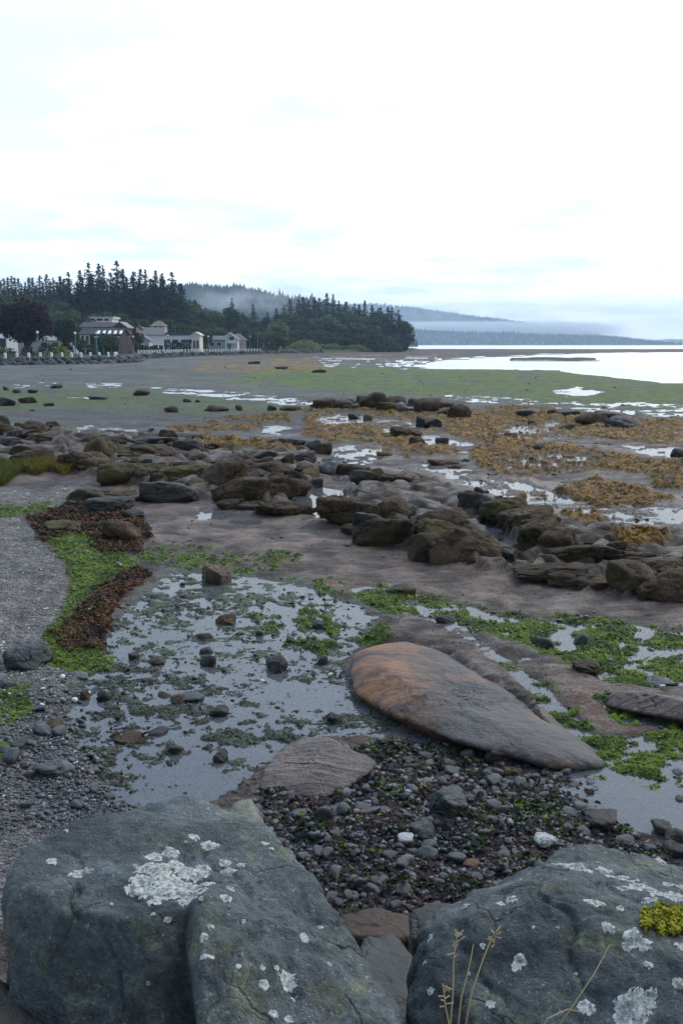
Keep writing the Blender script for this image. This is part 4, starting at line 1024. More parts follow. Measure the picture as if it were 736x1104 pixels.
# ------------------------------------------------------------------ single stones in and round the near tide pool
POOL = [
 (219,604,248,629,'tan','angular','square tan block with a dark wet foot at the back of the tide pool',5),
 (13,691,59,721,'greenblack','angular','large dark green-black wedge of rock on the green weed at left',5),
 (-2,730,16,743,'greenblack','angular','small dark blue-grey stone at the left edge on gravel',4),
 (232,660,253,674,'brown','round','brown-topped stone in the tide pool below the tan block',4),
 (212,680,228,693,'dark','angular','dark stone left of the brown-topped stone in the tide pool',4),
 (217,697,231,707,'dark','round','upper one of two black stones stacked in the tide pool',4),
 (216,704,232,719,'dark','angular','lower one of two black stones stacked in the tide pool',4),
 (288,705,310,726,'dark','angular','squarish black stone in the middle of the tide pool',4),
 (336,667,349,680,'dark','round','black stone in green weed at the right back of the tide pool',4),
 (308,685,318,694,'dark','angular','small dark stone left of the green weed in the tide pool',3),
 (342,705,354,717,'dark','round','small black stone at the right edge of the tide pool',3),
 (226,758,247,773,'dark','round','round black stone at front of the tide pool',4),
 (198,746,222,755,'greenblack','smooth','long smooth dark stone beside a tan one in the tide pool',4),
 (185,745,199,758,'tan','round','tan stone touching the long smooth dark stone in the pool',4),
 (352,766,367,782,'dark','round','shiny black stone in the water above the layered slab',4),
 (163,707,178,717,'dark','slab','flat dark stone at left in the tide pool',3),
 (139,703,151,711,'dark','slab','flat dark stone near the left shore of the tide pool',3),
 (75,723,94,731,'grey','slab','pale flat oblong stone at the left shore of the tide pool',4),
 (86,743,98,756,'weedy','angular','reddish upright stone at the left shore of the tide pool',3),
 (106,743,119,755,'dark','angular','dark upright stone right of the reddish one on the shore',3),
 (130,744,136,750,'dark','round','tiny black stone between two dark stones in the pool at left',3),
 (161,784,180,795,'dark','round','dark stone above another at the front left of the tide pool',3),
 (181,801,197,812,'dark','round','glossy black stone at the front of the tide pool',3),
 (178,820,188,830,'dark','round','small round black stone nearest the left front boulder',3),
 (170,744,186,756,'dark','angular','dark rock left of the tan stone in the tide pool',3),
 (48,774,68,787,'brown','slab','brown flat rock on the dark gravel at left',3),
 (12,796,38,807,'dark','slab','long thin dark rock on gravel at left',4),
 (44,818,76,837,'greenblack','slab','larger dark slab among the dark gravel at left',4),
 (230,808,246,826,'dark','slab','black lump in the silt at the front of the pool',4),
 (291,801,314,809,'dark','slab','thin black flat stone at the back left corner of the layered slab',3),
 (124,769,131,775,'dark','round','tiny black stone at the left of the tide pool front',3),
 (146,741,152,747,'dark','round','tiny black stone alone near the left of the tide pool',3),
 (160,640,172,646,'dark','slab','small dark stone at the back left of the tide pool',3),
 (127,790,158,800,'brown','slab','flat brown stone at left of the pool front',3),
 (574,684,598,700,'dark','angular','sharp dark wedge of stone beside the weedy channel at right',4),
 (616,709,647,728,'weedy','lump','round stone covered with brown weed in the right channel',4),
 (694,728,724,742,'greenblack','slab','dark flat-topped stone in the weedy channel near the right edge',4),
 (620,681,635,695,'dark','angular','dark stone at the top of the weedy channel, right of the sharp wedge',3),
 (471,661,489,673,'dark','angular','dark stone at the upper end of the left weedy channel',4),
 (500,697,516,706,'dark','slab','black flat stone in the middle of the left weedy channel',3),
 (486,690,497,697,'dark','round','small black stone above the flat one in the left channel',3),
 (419,629,444,641,'weedy','slab','patch of dark mussels in the crack below the right outcrop',4),
 (445,676,456,684,'dark','round','small black stone beside the whale-backed rock top',3),
 (462,849,503,884,'greenblack','angular','largest dark block in the cobble bed',5),
 (442,884,468,906,'greenblack','angular','squarish dark block left of and in front of the largest cobble-bed block',4),
 (427,899,444,910,'pale','smooth','smooth pale grey pebble in the middle of the cobble bed',4),
 (430,817,456,827,'dark','slab','flat dark stone between the layered slab and the whale-backed rock',4),
 (498,926,516,938,'rust','smooth','smooth pinkish stone in the right of the cobble bed',4),
 (574,896,599,914,'pale','lump','knobbly whitish barnacled stone near the top of the right boulder',4),
 (693,923,718,941,'pale','smooth','pale oval stone at the back of the right boulder',4),
 (523,798,551,822,'dark','angular','black block under the front edge of the whale-backed rock',4),
 (538,822,562,842,'brown','slab','flat pale-topped stone in the water before the whale-backed rock',4),
 (627,873,662,890,'dark','slab','long dark stone at the left shore of the right-hand pool',4),
 (704,884,724,902,'dark','angular','black stone at the right edge of the right-hand pool',4),
 (716,890,742,914,'dark','round','dark stone partly cut by the right edge beside the pool',4),
 (728,858,742,867,'dark','slab','small dark stone in the water at the right edge',3),
 (662,899,682,912,'grey','round','greyish stone behind the top of the right boulder',4),
 (372,888,384,897,'pale','slab','broken pale shell-like stone in the left of the cobble bed',3),
 (436,848,450,858,'pale','lump','small cluster of whitish barnacles in the cobble bed',4),
 (596,838,607,845,'dark','round','round black stone at the left shore of the right-hand pool',3),
 (712,906,736,922,'dark','slab','dark slab behind the pale oval stone',3),
]
for x0, y0, x1, y1, mat, sty, lab, sub in POOL:
    rock(x0, y0, x1, y1, mat, lab, 'stone', sty, sub, 'stone', deep=1.1, hs=.86 if y1 - y0 < 28 else 1.0, sink=.38)

# ------------------------------------------------------------------ cobbles (the 300 largest as things, the rest as loose pebbles)
protos = []
for i in range(12):
    V, F = rock_verts(900 + i, 3, 8, [12, 16, 22, 30][i % 4], .06, .4)
    rs = np.random.RandomState(i); V = V * np.array([1, rs.uniform(.65, .95), rs.uniform(.45, .75)])
    protos.append((V, F))
cob_mats = []
for i, (c1, c2) in enumerate([((.012,.013,.016),(.028,.031,.037)), ((.016,.015,.016),(.040,.037,.036)), ((.014,.019,.020),(.036,.046,.046)), ((.036,.025,.026),(.070,.052,.050)), ((.075,.08,.085),(.14,.145,.15))]):
    cob_mats.append(rock_mat('cobble_stone_%s' % 'abcde'[i], c1, c2, None, .38 if i < 3 else .55, 7.0, .5, .35, 60.0))
cob_mesh = {}
def cob_me(i, m):
    if (i, m) not in cob_mesh:
        me = mk_mesh('cobble', *protos[i], True); me.materials.append(cob_mats[m]); cob_mesh[i, m] = me
    return cob_mesh[i, m]
rs = np.random.RandomState(77)
AREAS = [('cob', (255, 800, 860, 1005), 6800, 5.4), ('shore', (-20, 735, 190, 905), 3200, 4.0), ('poolst', (90, 640, 380, 860), 900, 2.1), ('chan', (380, 640, 736, 840), 420, 3.8), ('midw', (440, 440, 736, 600), 420, 2.4), ('flat', (0, 395, 736, 470), 200, 1.7), ('peb2', (480, 812, 640, 850), 160, 7.0), ('mid', (60, 480, 740, 760), 1100, 1.9)]
cand = []
for nm, (ax, ay, bx, by), n, med in AREAS:
    px = rs.uniform(ax, bx, n); py = rs.uniform(ay, by, n)
    g = np.array([gnd(a, b)[:] for a, b in zip(px, py)])
    B, h, col, wet, grit, mk = terrain(g[:, 0], g[:, 1])
    keep = {'cob': mk['cobble'] > rs.uniform(.2, .8, n), 'shore': (mk['gravel'] > .3) & (rs.uniform(0, 1, n) < ss(735, 830, py) * .9 + .1), 'poolst': mk['pool'] > .5,
            'chan': h < rs.uniform(.0, .03, n), 'midw': h < .04, 'flat': np.ones(n, bool), 'peb2': np.ones(n, bool), 'mid': mk['gravel'] < .5}[nm]
    keep &= (g[:, 1] > 4.9)
    wp_ = med * rs.lognormal(0, .48, n)
    for k in np.nonzero(keep)[0]:
        dep = g[k, 1] * CT + EYE * ST
        cand.append((min(wp_[k], 24), g[k, 0], g[k, 1], B[k] + h[k], .5 * min(wp_[k], 24) * dep / FPX, nm))
cand.sort(key=lambda q: -q[0])
COBL = {'cob': ('dark wet cobble in the cobble bed behind the two lichen boulders', 'cobbles of the cobble bed'),
        'peb2': ('black rounded stone in shallow water before the whale-backed rock', 'black stones before the whale-backed rock'),
        'shore': ('small dark stone on the dark gravel behind the left boulder', 'stones on the dark gravel shore'),
        'poolst': ('small black stone lying in the silt of the tide pool', 'small stones of the tide pool'),
        'chan': ('small dark stone in the weedy channels at right', 'small stones of the weedy channels'),
        'midw': ('small dark stone on the wet sand between golden weed', 'small stones between the weed'),
        'flat': ('small dark stone on the far flats', 'small stones of the far flats'),
        'mid': ('small dark stone on the sandstone shelf', 'small stones on the shelf')}
stV, stF, stC, off = [], [], [], 0
pv, pf = [], []
for i in range(6):
    V, F = rock_verts(950 + i, 2, 9, 18, .06, .3); pv.append(V * np.array([1, .8, .6])); pf.append(F)
for k, (wpx, x, y, z, r, nm) in enumerate(cand):
    m = int(rs.choice(5, p=[.38, .26, .22, .10, .04])); a = rs.uniform(0, 6.28)
    if k < 290:
        o = link('cobble', cob_me(int(rs.randint(12)), m)); o.location = (x, y, z + r * .18); o.scale = (r, r, r * rs.uniform(.8, 1.15)); o.rotation_euler = (rs.uniform(-.3, .3), rs.uniform(-.3, .3), a)
        tag(o, COBL[nm][0], 'cobble', COBL[nm][1])
    else:
        i = rs.randint(6); V = pv[i]; c, s_ = math.cos(a), math.sin(a)
        Q = np.stack([V[:, 0] * c - V[:, 1] * s_, V[:, 0] * s_ + V[:, 1] * c, V[:, 2]], 1) * r + np.array([x, y, z + r * .15])
        stV.append(Q); stF.append(pf[i] + off); off += len(V)
        base_c = [(.018,.019,.022), (.028,.027,.027), (.027,.033,.034), (.06,.048,.044), (.11,.115,.12)][m]
        stC.append(np.repeat([np.array(base_c) * rs.uniform(.7, 1.3)], len(V), 0))
def peb_mat():
    t = NT('pebble_stone'); pos = t.geo('Position'); f = t.noise(60, 4, .6, pos); n = t.node('ShaderNodeVectorMath', operation='SCALE'); t.l.new(t.attr('Col'), n.inputs[0]); t.l.new(t.rng(f, .3, .7, .7, 1.4), n.inputs['Scale'])
    return t.bsdf(n.outputs[0], .42, t.bump(f, .3, .01), **{'Specular IOR Level': .5})
M['pebble'] = peb_mat()
me = mk_mesh('pebbles', np.concatenate(stV), np.concatenate(stF), True, np.concatenate(stC))
tag(link('pebbles', me, M['pebble']), 'loose dark pebbles among the larger stones of the shore', 'pebbles', kind='stuff')
# fine gravel of the beach
rs = np.random.RandomState(31); gx, gy = rs.uniform(-60, 150, 20000), rs.uniform(535, 960, 20000)
g = np.array([gnd(a, b)[:] for a, b in zip(gx, gy)]); B, h, col, wet, grit, mk = terrain(g[:, 0], g[:, 1])
kk = np.nonzero((mk['gravel'] > .5) & (mk['green'] < .5) & (mk['red'] < .5))[0]
I1, F1 = ico(1); gv, gf, gc, off = [], [], [], 0
for k in kk:
    dep = g[k, 1] * CT + EYE * ST; r = rs.lognormal(0, .4) * .75 * dep / FPX
    gv.append(I1 * np.array([r, r * rs.uniform(.6, 1), r * .6]) + np.array([g[k, 0], g[k, 1], B[k] + h[k] + r * .1])); gf.append(F1 + off); off += len(I1)
    gc.append(np.repeat([np.array([.185, .176, .165]) * rs.uniform(.4, 1.6)], len(I1), 0))
me = mk_mesh('gravel', np.concatenate(gv), np.concatenate(gf), True, np.concatenate(gc))
tag(link('gravel', me, M['pebble']), 'fine grey gravel of the beach at left', 'gravel', kind='stuff')
# white shells
bm = bmesh.new(); bmesh.ops.create_icosphere(bm, subdivisions=2, radius=1)
for v in bm.verts:
    q = v.co; q.z = max(q.z, -.05) * .55; q.y *= .8 - .15 * q.x; q.z += .05 * math.sin(9 * math.atan2(q.y, q.x + 1.2)) * max(q.x, 0)
shell_me = bpy.data.meshes.new('shell'); bm.to_mesh(shell_me); bm.free(); shell_me.polygons.foreach_set('use_smooth', np.ones(len(shell_me.polygons), bool))
shell_me.materials.append(simple('shell_white', (.62, .61, .58), .5, .2, 8.0))
n_ = 0
while n_ < 170:
    a, b = rs.uniform(-5, 125), rs.uniform(525, 880)
    if rs.rand() > .75: a, b = rs.uniform(60, 160), rs.uniform(700, 860)
    v = gnd(a, b); B, h, col, wet, grit, mk = terrain(np.array([v.x]), np.array([v.y]))
    if mk['gravel'][0] < .5: continue
    dep = v.y * CT + EYE * ST; r = rs.lognormal(0, .35) * 1.25 * dep / FPX
    o = link('shell', shell_me); o.location = (v.x, v.y, B[0] + h[0] + r * .1); o.scale = (r, r, r); o.rotation_euler = (rs.uniform(-.4, .4), rs.uniform(-.4, .4), rs.uniform(0, 6.3))
    tag(o, 'small white clam shell lying on the gravel beach at left', 'shell', 'white shells on the gravel beach'); n_ += 1
for a, b, r, lab in ((81, 757, 4.2, 'largest white shell on the dark gravel left of the tide pool'), (46, 770, 3.5, 'white shell on gravel at left below the dark wedge rock'), (68, 738, 4, 'curved white shell just below the green-black wedge rock'), (47, 753, 3.4, 'rounded white shell left of the reddish upright stone'),
                  (713, 747, 3.6, 'white shell under the dark flat-topped stone at right'), (283, 735, 2.5, 'white shell right of the squarish black pool stone'), (356, 730, 3.2, 'white shell by the left end of the whale-backed rock'), (410, 907, 3.4, 'white shell left of the pale grey pebble in the cobble bed'), (624, 878, 3.2, 'white shell by the long dark stone at the right pool')):
    v = gnd(a, b); z = ground_z(v.x, v.y)[0]; dep = v.y * CT + EYE * ST; r = r * dep / FPX
    o = link('shell', shell_me); o.location = (v.x, v.y, z + .02); o.scale = (r, r, r); o.rotation_euler = (.3, .2, a); tag(o, lab, 'shell')

# ------------------------------------------------------------------ seaweed, grass
def weed(name, key, bbox, n, size_px, c1, c2, lift, seed, label, cat, aspect=1.5, thr=.5, up=.7, curl=.5):
    rs = np.random.RandomState(seed); px, py = rs.uniform(bbox[0], bbox[2], n), rs.uniform(bbox[1], bbox[3], n)
    d = np.stack([(px - 368) / FPX, CT - (py - 552) / FPX * ST, -ST - (py - 552) / FPX * CT], 1); t = -EYE / d[:, 2]; x, y = d[:, 0] * t, d[:, 1] * t
    B, h, col, wet, grit, mk = terrain(x, y); k = (mk[key] > rs.uniform(thr - .3, thr + .25, n)) & (y > 4.9)
    x, y, z, t = x[k], y[k], (B + h)[k], t[k]; m = len(x)
    s = size_px * t / FPX * rs.lognormal(0, .35, m)
    cl = ss(-.5, .5, n2(x * 2.2, y * 2.2, seed) + .5 * n2(x * 7, y * 7, seed + 1))[:, None]
    cc = (np.array(c1) + (np.array(c2) - np.array(c1)) * cl) * rs.uniform(.7, 1.25, (m, 1))
    p = np.stack([x, y, z + lift * s * rs.uniform(0, 1, m)], 1)
    me = scatter_leaves(name, p, s, cc, up, seed, aspect, curl); tag(link(name, me, M['weed']), label, cat, kind='stuff')
weed('green_algae', 'green', (-60, 540, 900, 960), 520000, 1.1, (.045, .080, .010), (.130, .195, .018), .8, 1, 'bright green algae lying on the shelf, gravel edge and channels', 'algae', 2.2, .5, .5, .5)
weed('red_seaweed', 'red', (20, 540, 170, 712), 90000, 1.3, (.024, .012, .009), (.085, .042, .018), 1.2, 2, 'dark red-brown seaweed strip along the gravel beach', 'seaweed')
weed('rockweed', 'yellow', (180, 440, 900, 605), 470000, .7, (.095, .048, .004), (.26, .130, .007), .9, 3, 'golden brown rockweed covering the flat rocks', 'rockweed', 3.2, .40, .3, .3)
weed('pool_weed', 'pool', (100, 640, 410, 860), 3200, 1.6, (.016, .020, .016), (.040, .046, .028), .3, 4, 'dark shreds of weed lying in the tide pool', 'seaweed', 1.8, .7)
weed('dark_weed', 'cobble', (255, 800, 800, 1010), 30000, 2.4, (.012, .014, .014), (.046, .030, .030), .9, 5, 'dark slimy weed between the cobbles', 'seaweed', 1.6, .6)
def grass(name, poly, n, hmin, hmax, label):
    rs = np.random.RandomState(12); V, F, C = [], [], []
    px, py = rs.uniform(poly[0], poly[2], n), rs.uniform(poly[1], poly[3], n); j = 0
    for a, b in zip(px, py):
        top = 503 + 3 * math.sin(a * .11) + max(0, a - 60) * .15
        if b > 513 + 2 * math.sin(a * .2) + max(0, 26 - a) * .5 - max(0, a - 70) * .1 or b < top: continue
        g = gnd(a, b); z = .08; H = rs.uniform(hmin, hmax); L = rs.uniform(-.12, .16); w = .012; ang = rs.uniform(0, 6.3)
        ex = np.array([math.cos(ang), math.sin(ang), 0]) * w; p = np.array([g.x, g.y, z]); m1 = p + np.array([L * .4, rs.uniform(-.06, .06), H * .65]); tp = p + np.array([L * 1.6, rs.uniform(-.12, .12), H])
        V += [p - ex, p + ex, m1 + ex * .8, m1 - ex * .8, tp + ex * .2, tp - ex * .2]; F += [[j, j + 1, j + 2, j + 3], [j + 3, j + 2, j + 4, j + 5]]; j += 6
        c = np.array([.085, .095, .022]) * (1 - (q := rs.rand() * ss(10, 60, a))) + np.array([.21, .145, .032]) * q; C += [c * rs.uniform(.7, 1.3)] * 6
    tag(link(name, mk_mesh(name, V, F, False, np.array(C)), M['grassblade']), label, 'grass', kind='stuff')
grass('shore_grass', (-60, 500, 96, 528), 16000, .12, .30, 'yellow-green clump of shore grass at the left edge below the outcrop')

# ------------------------------------------------------------------ shore land, sea wall, promenade
WALL = [(-420, 150), (-120, 158), (0, 168), (70, 176), (128, 186), (140, 200), (146, 236), (200, 285), (270, 340), (345, 405), (400, 465), (446, 545), (450, 640), (380, 900), (250, 1400)]
WP = []
for a, d in WALL: WP.append(np.array([px_at(a, d, 1.0), d]))
WP = np.array(WP)
seg = np.linalg.norm(np.diff(WP, axis=0), axis=1); cum = np.concatenate([[0], np.cumsum(seg)])
def wall_at(s):
    s = min(max(s, 0), cum[-1] - 1e-3); i = int(np.searchsorted(cum, s, 'right') - 1); f = (s - cum[i]) / seg[i]
    return WP[i] + (WP[i + 1] - WP[i]) * f, (WP[i + 1] - WP[i]) / seg[i]
def dist_inland(x, y):
    best = np.full(np.shape(x), 1e9); sg = np.zeros(np.shape(x))
    for i in range(len(WP) - 1):
        a, e = WP[i], WP[i + 1] - WP[i]; l2 = e @ e; t = np.clip(((x - a[0]) * e[0] + (y - a[1]) * e[1]) / l2, 0, 1)
        d = np.hypot(x - a[0] - t * e[0], y - a[1] - t * e[1]); cr = e[0] * (y - a[1]) - e[1] * (x - a[0])
        u = d < best; best = np.where(u, d, best); sg = np.where(u, np.sign(cr), sg)
    return best * sg
def land_z(x, y):
    s = dist_inland(np.asarray(x, float), np.asarray(y, float))
    return np.where(s > 0, 1.1 + .045 * np.clip(s - 6, 0, 130) + .03 * np.clip(s - 130, 0, 400), 1.1 + np.minimum(s, 0) * 1.1)
lx, ly = np.meshgrid(np.linspace(-330, 80, 165), np.linspace(140, 1250, 300), indexing='ij'); lx = lx * (.25 + ly / 420); x, y = lx.ravel(), ly.ravel()
z = np.maximum(land_z(x, y), -2.0); i = np.arange(lx.size).reshape(lx.shape)
lc = np.array([.055, .075, .035]) * (1 + .4 * fb2(x * .05, y * .05, 4)[:, None])
me = mk_mesh('shore_land', np.stack([x, y, z], 1), np.stack([i[:-1, :-1], i[1:, :-1], i[1:, 1:], i[:-1, 1:]], -1).reshape(-1, 4), True, lc, {'wet': np.zeros(len(x)), 'grit': np.full(len(x), .3)})
tag(link('land', me, M['ground']), kind='structure')
# promenade path along the top of the wall
Vp, Fp = [], []
ss_ = np.arange(0, cum[9], 4.0)
for k, s in enumerate(ss_):
    p, t = wall_at(s); n = np.array([-t[1], t[0]])
    for q in (.4, 3.4): Vp.append((p[0] + n[0] * q, p[1] + n[1] * q, 1.16))
    if k: Fp.append([2 * k - 2, 2 * k, 2 * k + 1, 2 * k - 1])
tag(link('promenade', mk_mesh('promenade', Vp, Fp, False), simple('asphalt_path', (.11, .11, .11), .9)), kind='structure')
# rubble of the sea wall
rip = []
for i in range(5):
    V, F = rock_verts(700 + i, 2, 9, 16, .08, .5); me = mk_mesh('riprap_rock', V * np.array([1, .8, .75]), F, True); me.materials.append(rock_mat('riprap_stone_%s' % 'abcde'[i], (.030, .033, .038), (.075 + .01 * i, .078, .085), None, .7, 2.5, .25) if i < 2 else rip[i % 2].materials[0]); rip.append(me)
rr = random.Random(9); s = 36.0; nr_ = 0
while s < cum[9]:
    p, t = wall_at(s); n = np.array([t[1], -t[0]]); far_ = p[1] > 232
    for row, (q, zz) in enumerate(((.2, .75), (1.0, .1)) if far_ else ((.1, .85), (.9, .35), (1.8, -.1))):
        if p[1] < 150: continue
        o = link('riprap_rock', rip[rr.randrange(5)]); r = rr.uniform(.55, .95)
        o.location = (p[0] + n[0] * (q + rr.uniform(-.3, .3)), p[1] + n[1] * (q + rr.uniform(-.3, .3)), zz + rr.uniform(-.15, .15)); o.scale = (r * 1.15, r, r * .85); o.rotation_euler = (rr.uniform(-.5, .5), rr.uniform(-.5, .5), rr.uniform(0, 6.3))
        tag(o, 'dark rubble rock in the far stretch of sea wall below the white posts' if far_ else 'dark rubble rock in the near stretch of sea wall below the white posts', 'rubble rock', 'rubble rocks of the far sea wall' if far_ else 'rubble rocks of the near sea wall'); nr_ += 1
    s += rr.uniform(1.15, 1.6) if not far_ else rr.uniform(1.9, 2.5)
# white posts
mpost = MB(); mpost.box(-.18, .18, -.18, .18, 0, .86); mpost.poly([(-.21, -.21, .862), (.21, -.21, .862), (.21, .21, .862), (-.21, .21, .862), (0, 0, 1.0)], [(0, 1, 4), (1, 2, 4), (2, 3, 4), (3, 0, 4), (3, 2, 1, 0)])
post0 = mpost.build('bollard', simple('white_paint', (.78, .78, .77), .6)); first = True
s = 30.0
while s < cum[8] + 12:
    p, t = wall_at(s); n = np.array([-t[1], t[0]])
    px_, _py = project(p[0], p[1], 1.5)
    if -12 < px_ < 300 and not 190 < p[1] < 240:
        o = post0 if first else post0.copy(); first or COL.objects.link(o); first = False
        o.location = (p[0] + n[0] * .7, p[1] + n[1] * .7, 1.1)
        near_ = p[1] < 200
        tag(o, 'white square post in the near row on the sea wall at left' if near_ else 'white square post in the far row along the promenade before the houses', 'post', 'white posts of the near sea wall' if near_ else 'white posts of the far promenade')
    s += 2.1 if p[1] < 200 else 2.4
# street lamps
lampm = simple('teal_paint', (.04, .16, .15), .5); globem = simple('lamp_glass', (.8, .82, .82), .3)
def lamp(px, py_top, d, label):
    top = pt(px, py_top, d); zb = float(land_z(top.x, d)); H = top.z - zb
    t = empty('street_lamp', (top.x, d, zb)); tag(t, label, 'street lamp', 'street lamps of the promenade')
    m = MB(); m.tube([(0, 0, 0), (0, 0, .5), (0, 0, .55), (0, 0, H - .5)], [.16, .16, .09, .07], 10); m.build('pole', lampm, t, True)
    m = MB(); m.tube([(0, 0, H - .5), (0, 0, H - .42)], [.16, .18], 10); m.build('lamp_collar', lampm, t, True)
    V, F = ico(2); link('lamp_globe', mk_mesh('lamp_globe', V * .25 + np.array([0, 0, H - .2]), F), globem, t)
for a, b, d, l in ((40.5, 357, 172, 'street lamp in front of the purple tree'), (81, 358, 182, 'street lamp left of the dark brown house'), (143.5, 362, 246, 'street lamp left of the white gabled house'), (181, 361, 282, 'street lamp before the white flat-roofed house'), (224.5, 362, 310, 'street lamp left of the teal and white house'), (269.5, 362, 352, 'rightmost street lamp, right of the teal and white house'), (104, 358, 192, 'street lamp before the dark brown house')):
    lamp(a, b, d, l)
def upole(px, py_top, d, label):
    top = pt(px, py_top, d); zb = float(land_z(top.x, d)); H = top.z - zb
    t = empty('utility_pole', (top.x, d, zb)); tag(t, label, 'utility pole')
    m = MB(); m.tube([(0, 0, -.3), (0, 0, H)], [.22, .15], 8); m.build('pole', simple('weathered_pole', (.13, .10, .085), .8), t, True)
    m = MB(); m.box(-1.0, 1.0, -.08, .08, H - .9, H - .7); m.build('crossarm', M['straw'], t)
upole(189, 331, 330, 'tall bare utility pole in front of the dark conifers'); upole(277.5, 357, 360, 'short utility pole right of the teal and white house'); upole(314, 357, 420, 'thin pole right of the round green tree')

# ------------------------------------------------------------------ houses
glass = simple('dark_window_glass', (.04, .05, .06), .1); wtrim = simple('white_trim', (.72, .73, .74), .5)
def house(name, label, px0, px1, d, py_eave, py_ridge, wallc, roofc, roof='side', rz=0.0, depth=8.0, wins=(), door=None, chim=None, cat='house', over=.4):
    xa, xb = px_at(px0, d, 3), px_at(px1, d, 3); w = xb - xa; xc = (xa + xb) / 2
    zb = float(land_z(xc, d + 2)) - .3; ze = pt(px0, py_eave, d).z - zb; zr = pt(px0, py_ridge, d).z - zb; h = w / 2
    t = empty(name, (xc, d, zb), rz); tag(t, label, cat)
    m = MB()
    if roof == 'front':
        m.poly([(-h, 0, 0), (h, 0, 0), (h, 0, ze), (0, 0, zr), (-h, 0, ze), (-h, depth, 0), (h, depth, 0), (h, depth, ze), (0, depth, zr), (-h, depth, ze)], [(0, 1, 2, 3, 4), (9, 8, 7, 6, 5), (0, 4, 9, 5), (1, 6, 7, 2), (4, 3, 8, 9), (3, 2, 7, 8), (0, 5, 6, 1)])
    elif roof == 'side':
        m.poly([(-h, 0, 0), (h, 0, 0), (h, depth, 0), (-h, depth, 0), (-h, 0, ze), (h, 0, ze), (h, depth, ze), (-h, depth, ze), (-h, depth / 2, zr), (h, depth / 2, zr)], [(0, 1, 5, 4), (2, 3, 7, 6), (1, 2, 6, 9, 5), (3, 0, 4, 8, 7), (4, 5, 9, 8), (6, 7, 8, 9), (3, 2, 1, 0)])
    else: m.box(-h, h, 0, depth, 0, ze)
    m.build('wall', simple(name + '_wall', wallc, .8), t)
    rm = simple(name + '_roof', roofc, .8, .25, 1.5); m = MB(); o_ = over; th = .18
    if roof == 'front':
        sl = (zr - ze) / h
        for sg in (-1, 1):
            a = [(sg * (h + o_), -o_, ze - sl * o_ + .03), (0, -o_, zr + .03), (0, depth + o_, zr + .03), (sg * (h + o_), depth + o_, ze - sl * o_ + .03)]
            m.poly(a + [(p[0], p[1], p[2] + th) for p in a], [(0, 1, 2, 3), (7, 6, 5, 4), (0, 4, 5, 1), (1, 5, 6, 2), (2, 6, 7, 3), (3, 7, 4, 0)])
    elif roof == 'side':
        sl = (zr - ze) / (depth / 2)
        for s0, y0 in ((-1, -o_), (1, depth + o_)):
            a = [(-h - o_, y0, ze - sl * o_ + .03), (h + o_, y0, ze - sl * o_ + .03), (h + o_, depth / 2, zr + .03), (-h - o_, depth / 2, zr + .03)]
            m.poly(a + [(p[0], p[1], p[2] + th) for p in a], [(0, 1, 2, 3), (7, 6, 5, 4), (0, 4, 5, 1), (1, 5, 6, 2), (2, 6, 7, 3), (3, 7, 4, 0)])
    elif roof == 'hip':
        a = [(-h - o_, -o_, ze + .01), (h + o_, -o_, ze + .01), (h + o_, depth + o_, ze + .01), (-h - o_, depth + o_, ze + .01), (-h * .25, depth / 2, zr), (h * .25, depth / 2, zr)]
        m.poly(a, [(0, 1, 5, 4), (1, 2, 5), (2, 3, 4, 5), (3, 0, 4), (3, 2, 1, 0)])
    else: m.box(-h - o_, h + o_, -o_, depth + o_, ze + .01, max(zr, ze + .25))
    r_ = m.build('roof', rm, t)
    if chim is not None: m = MB(); m.box(chim * h - .35, chim * h + .35, depth * .45, depth * .45 + .7, ze, zr + 1.0); m.build('chimney', simple('brick_chimney', (.22, .12, .09), .9), r_)
    for (fx, fz, ww, wh) in wins:
        x = fx * h; z = fz; f = MB(); e = .14
        f.box(x - ww / 2 - e, x - ww / 2, -.10, -.003, z - wh / 2 - e, z + wh / 2 + e); f.box(x + ww / 2, x + ww / 2 + e, -.10, -.003, z - wh / 2 - e, z + wh / 2 + e)
        f.box(x - ww / 2, x + ww / 2, -.10, -.003, z + wh / 2, z + wh / 2 + e); f.box(x - ww / 2, x + ww / 2, -.10, -.003, z - wh / 2 - e, z - wh / 2)
        wo = f.build('window', wtrim, t); g_ = MB(); g_.box(x - ww / 2 + .002, x + ww / 2 - .002, -.05, -.006, z - wh / 2 + .002, z + wh / 2 - .002); g_.build('pane', glass, wo)
    if door is not None: m = MB(); m.box(door * h - .5, door * h + .5, -.08, -.004, .3, 2.4); m.build('door', simple(name + '_door', (.10, .16, .2), .5), t)
    return t, ze, zr, h
hA = house('brown_house', 'dark brown two-storey house with white window frames and a row of white skylights', 87, 130, 226, 361, 354.5, (.045, .030, .030), (.050, .048, .054), 'side', .0, 9, [(-.86, 3.6, .9, 1.7), (-.66, 3.6, .9, 1.7), (-.86, .9, .9, 1.2), (-.66, .9, .9, 1.2)], -.2)
t, ze, zr, h = hA
sk = simple('white_skylight', (.78, .80, .82), .3)
for k in range(5):
    x = -.15 * h + k * 1.25; m = MB(); sl = (zr - ze) / 4.5
    y0, y1 = -.2, 2.2; m.poly([(x, y0, ze + sl * y0 + .26), (x + .62, y0, ze + sl * y0 + .26), (x + .62 - .3, y1, ze + sl * y1 + .26), (x - .3, y1, ze + sl * y1 + .26), (x, y0, ze + sl * y0 + .34), (x + .62, y0, ze + sl * y0 + .34), (x + .32, y1, ze + sl * y1 + .34), (x - .3, y1, ze + sl * y1 + .34)], [(0, 3, 2, 1), (4, 5, 6, 7), (0, 1, 5, 4), (1, 2, 6, 5), (2, 3, 7, 6), (3, 0, 4, 7)])
    m.build('skylight', sk, t)
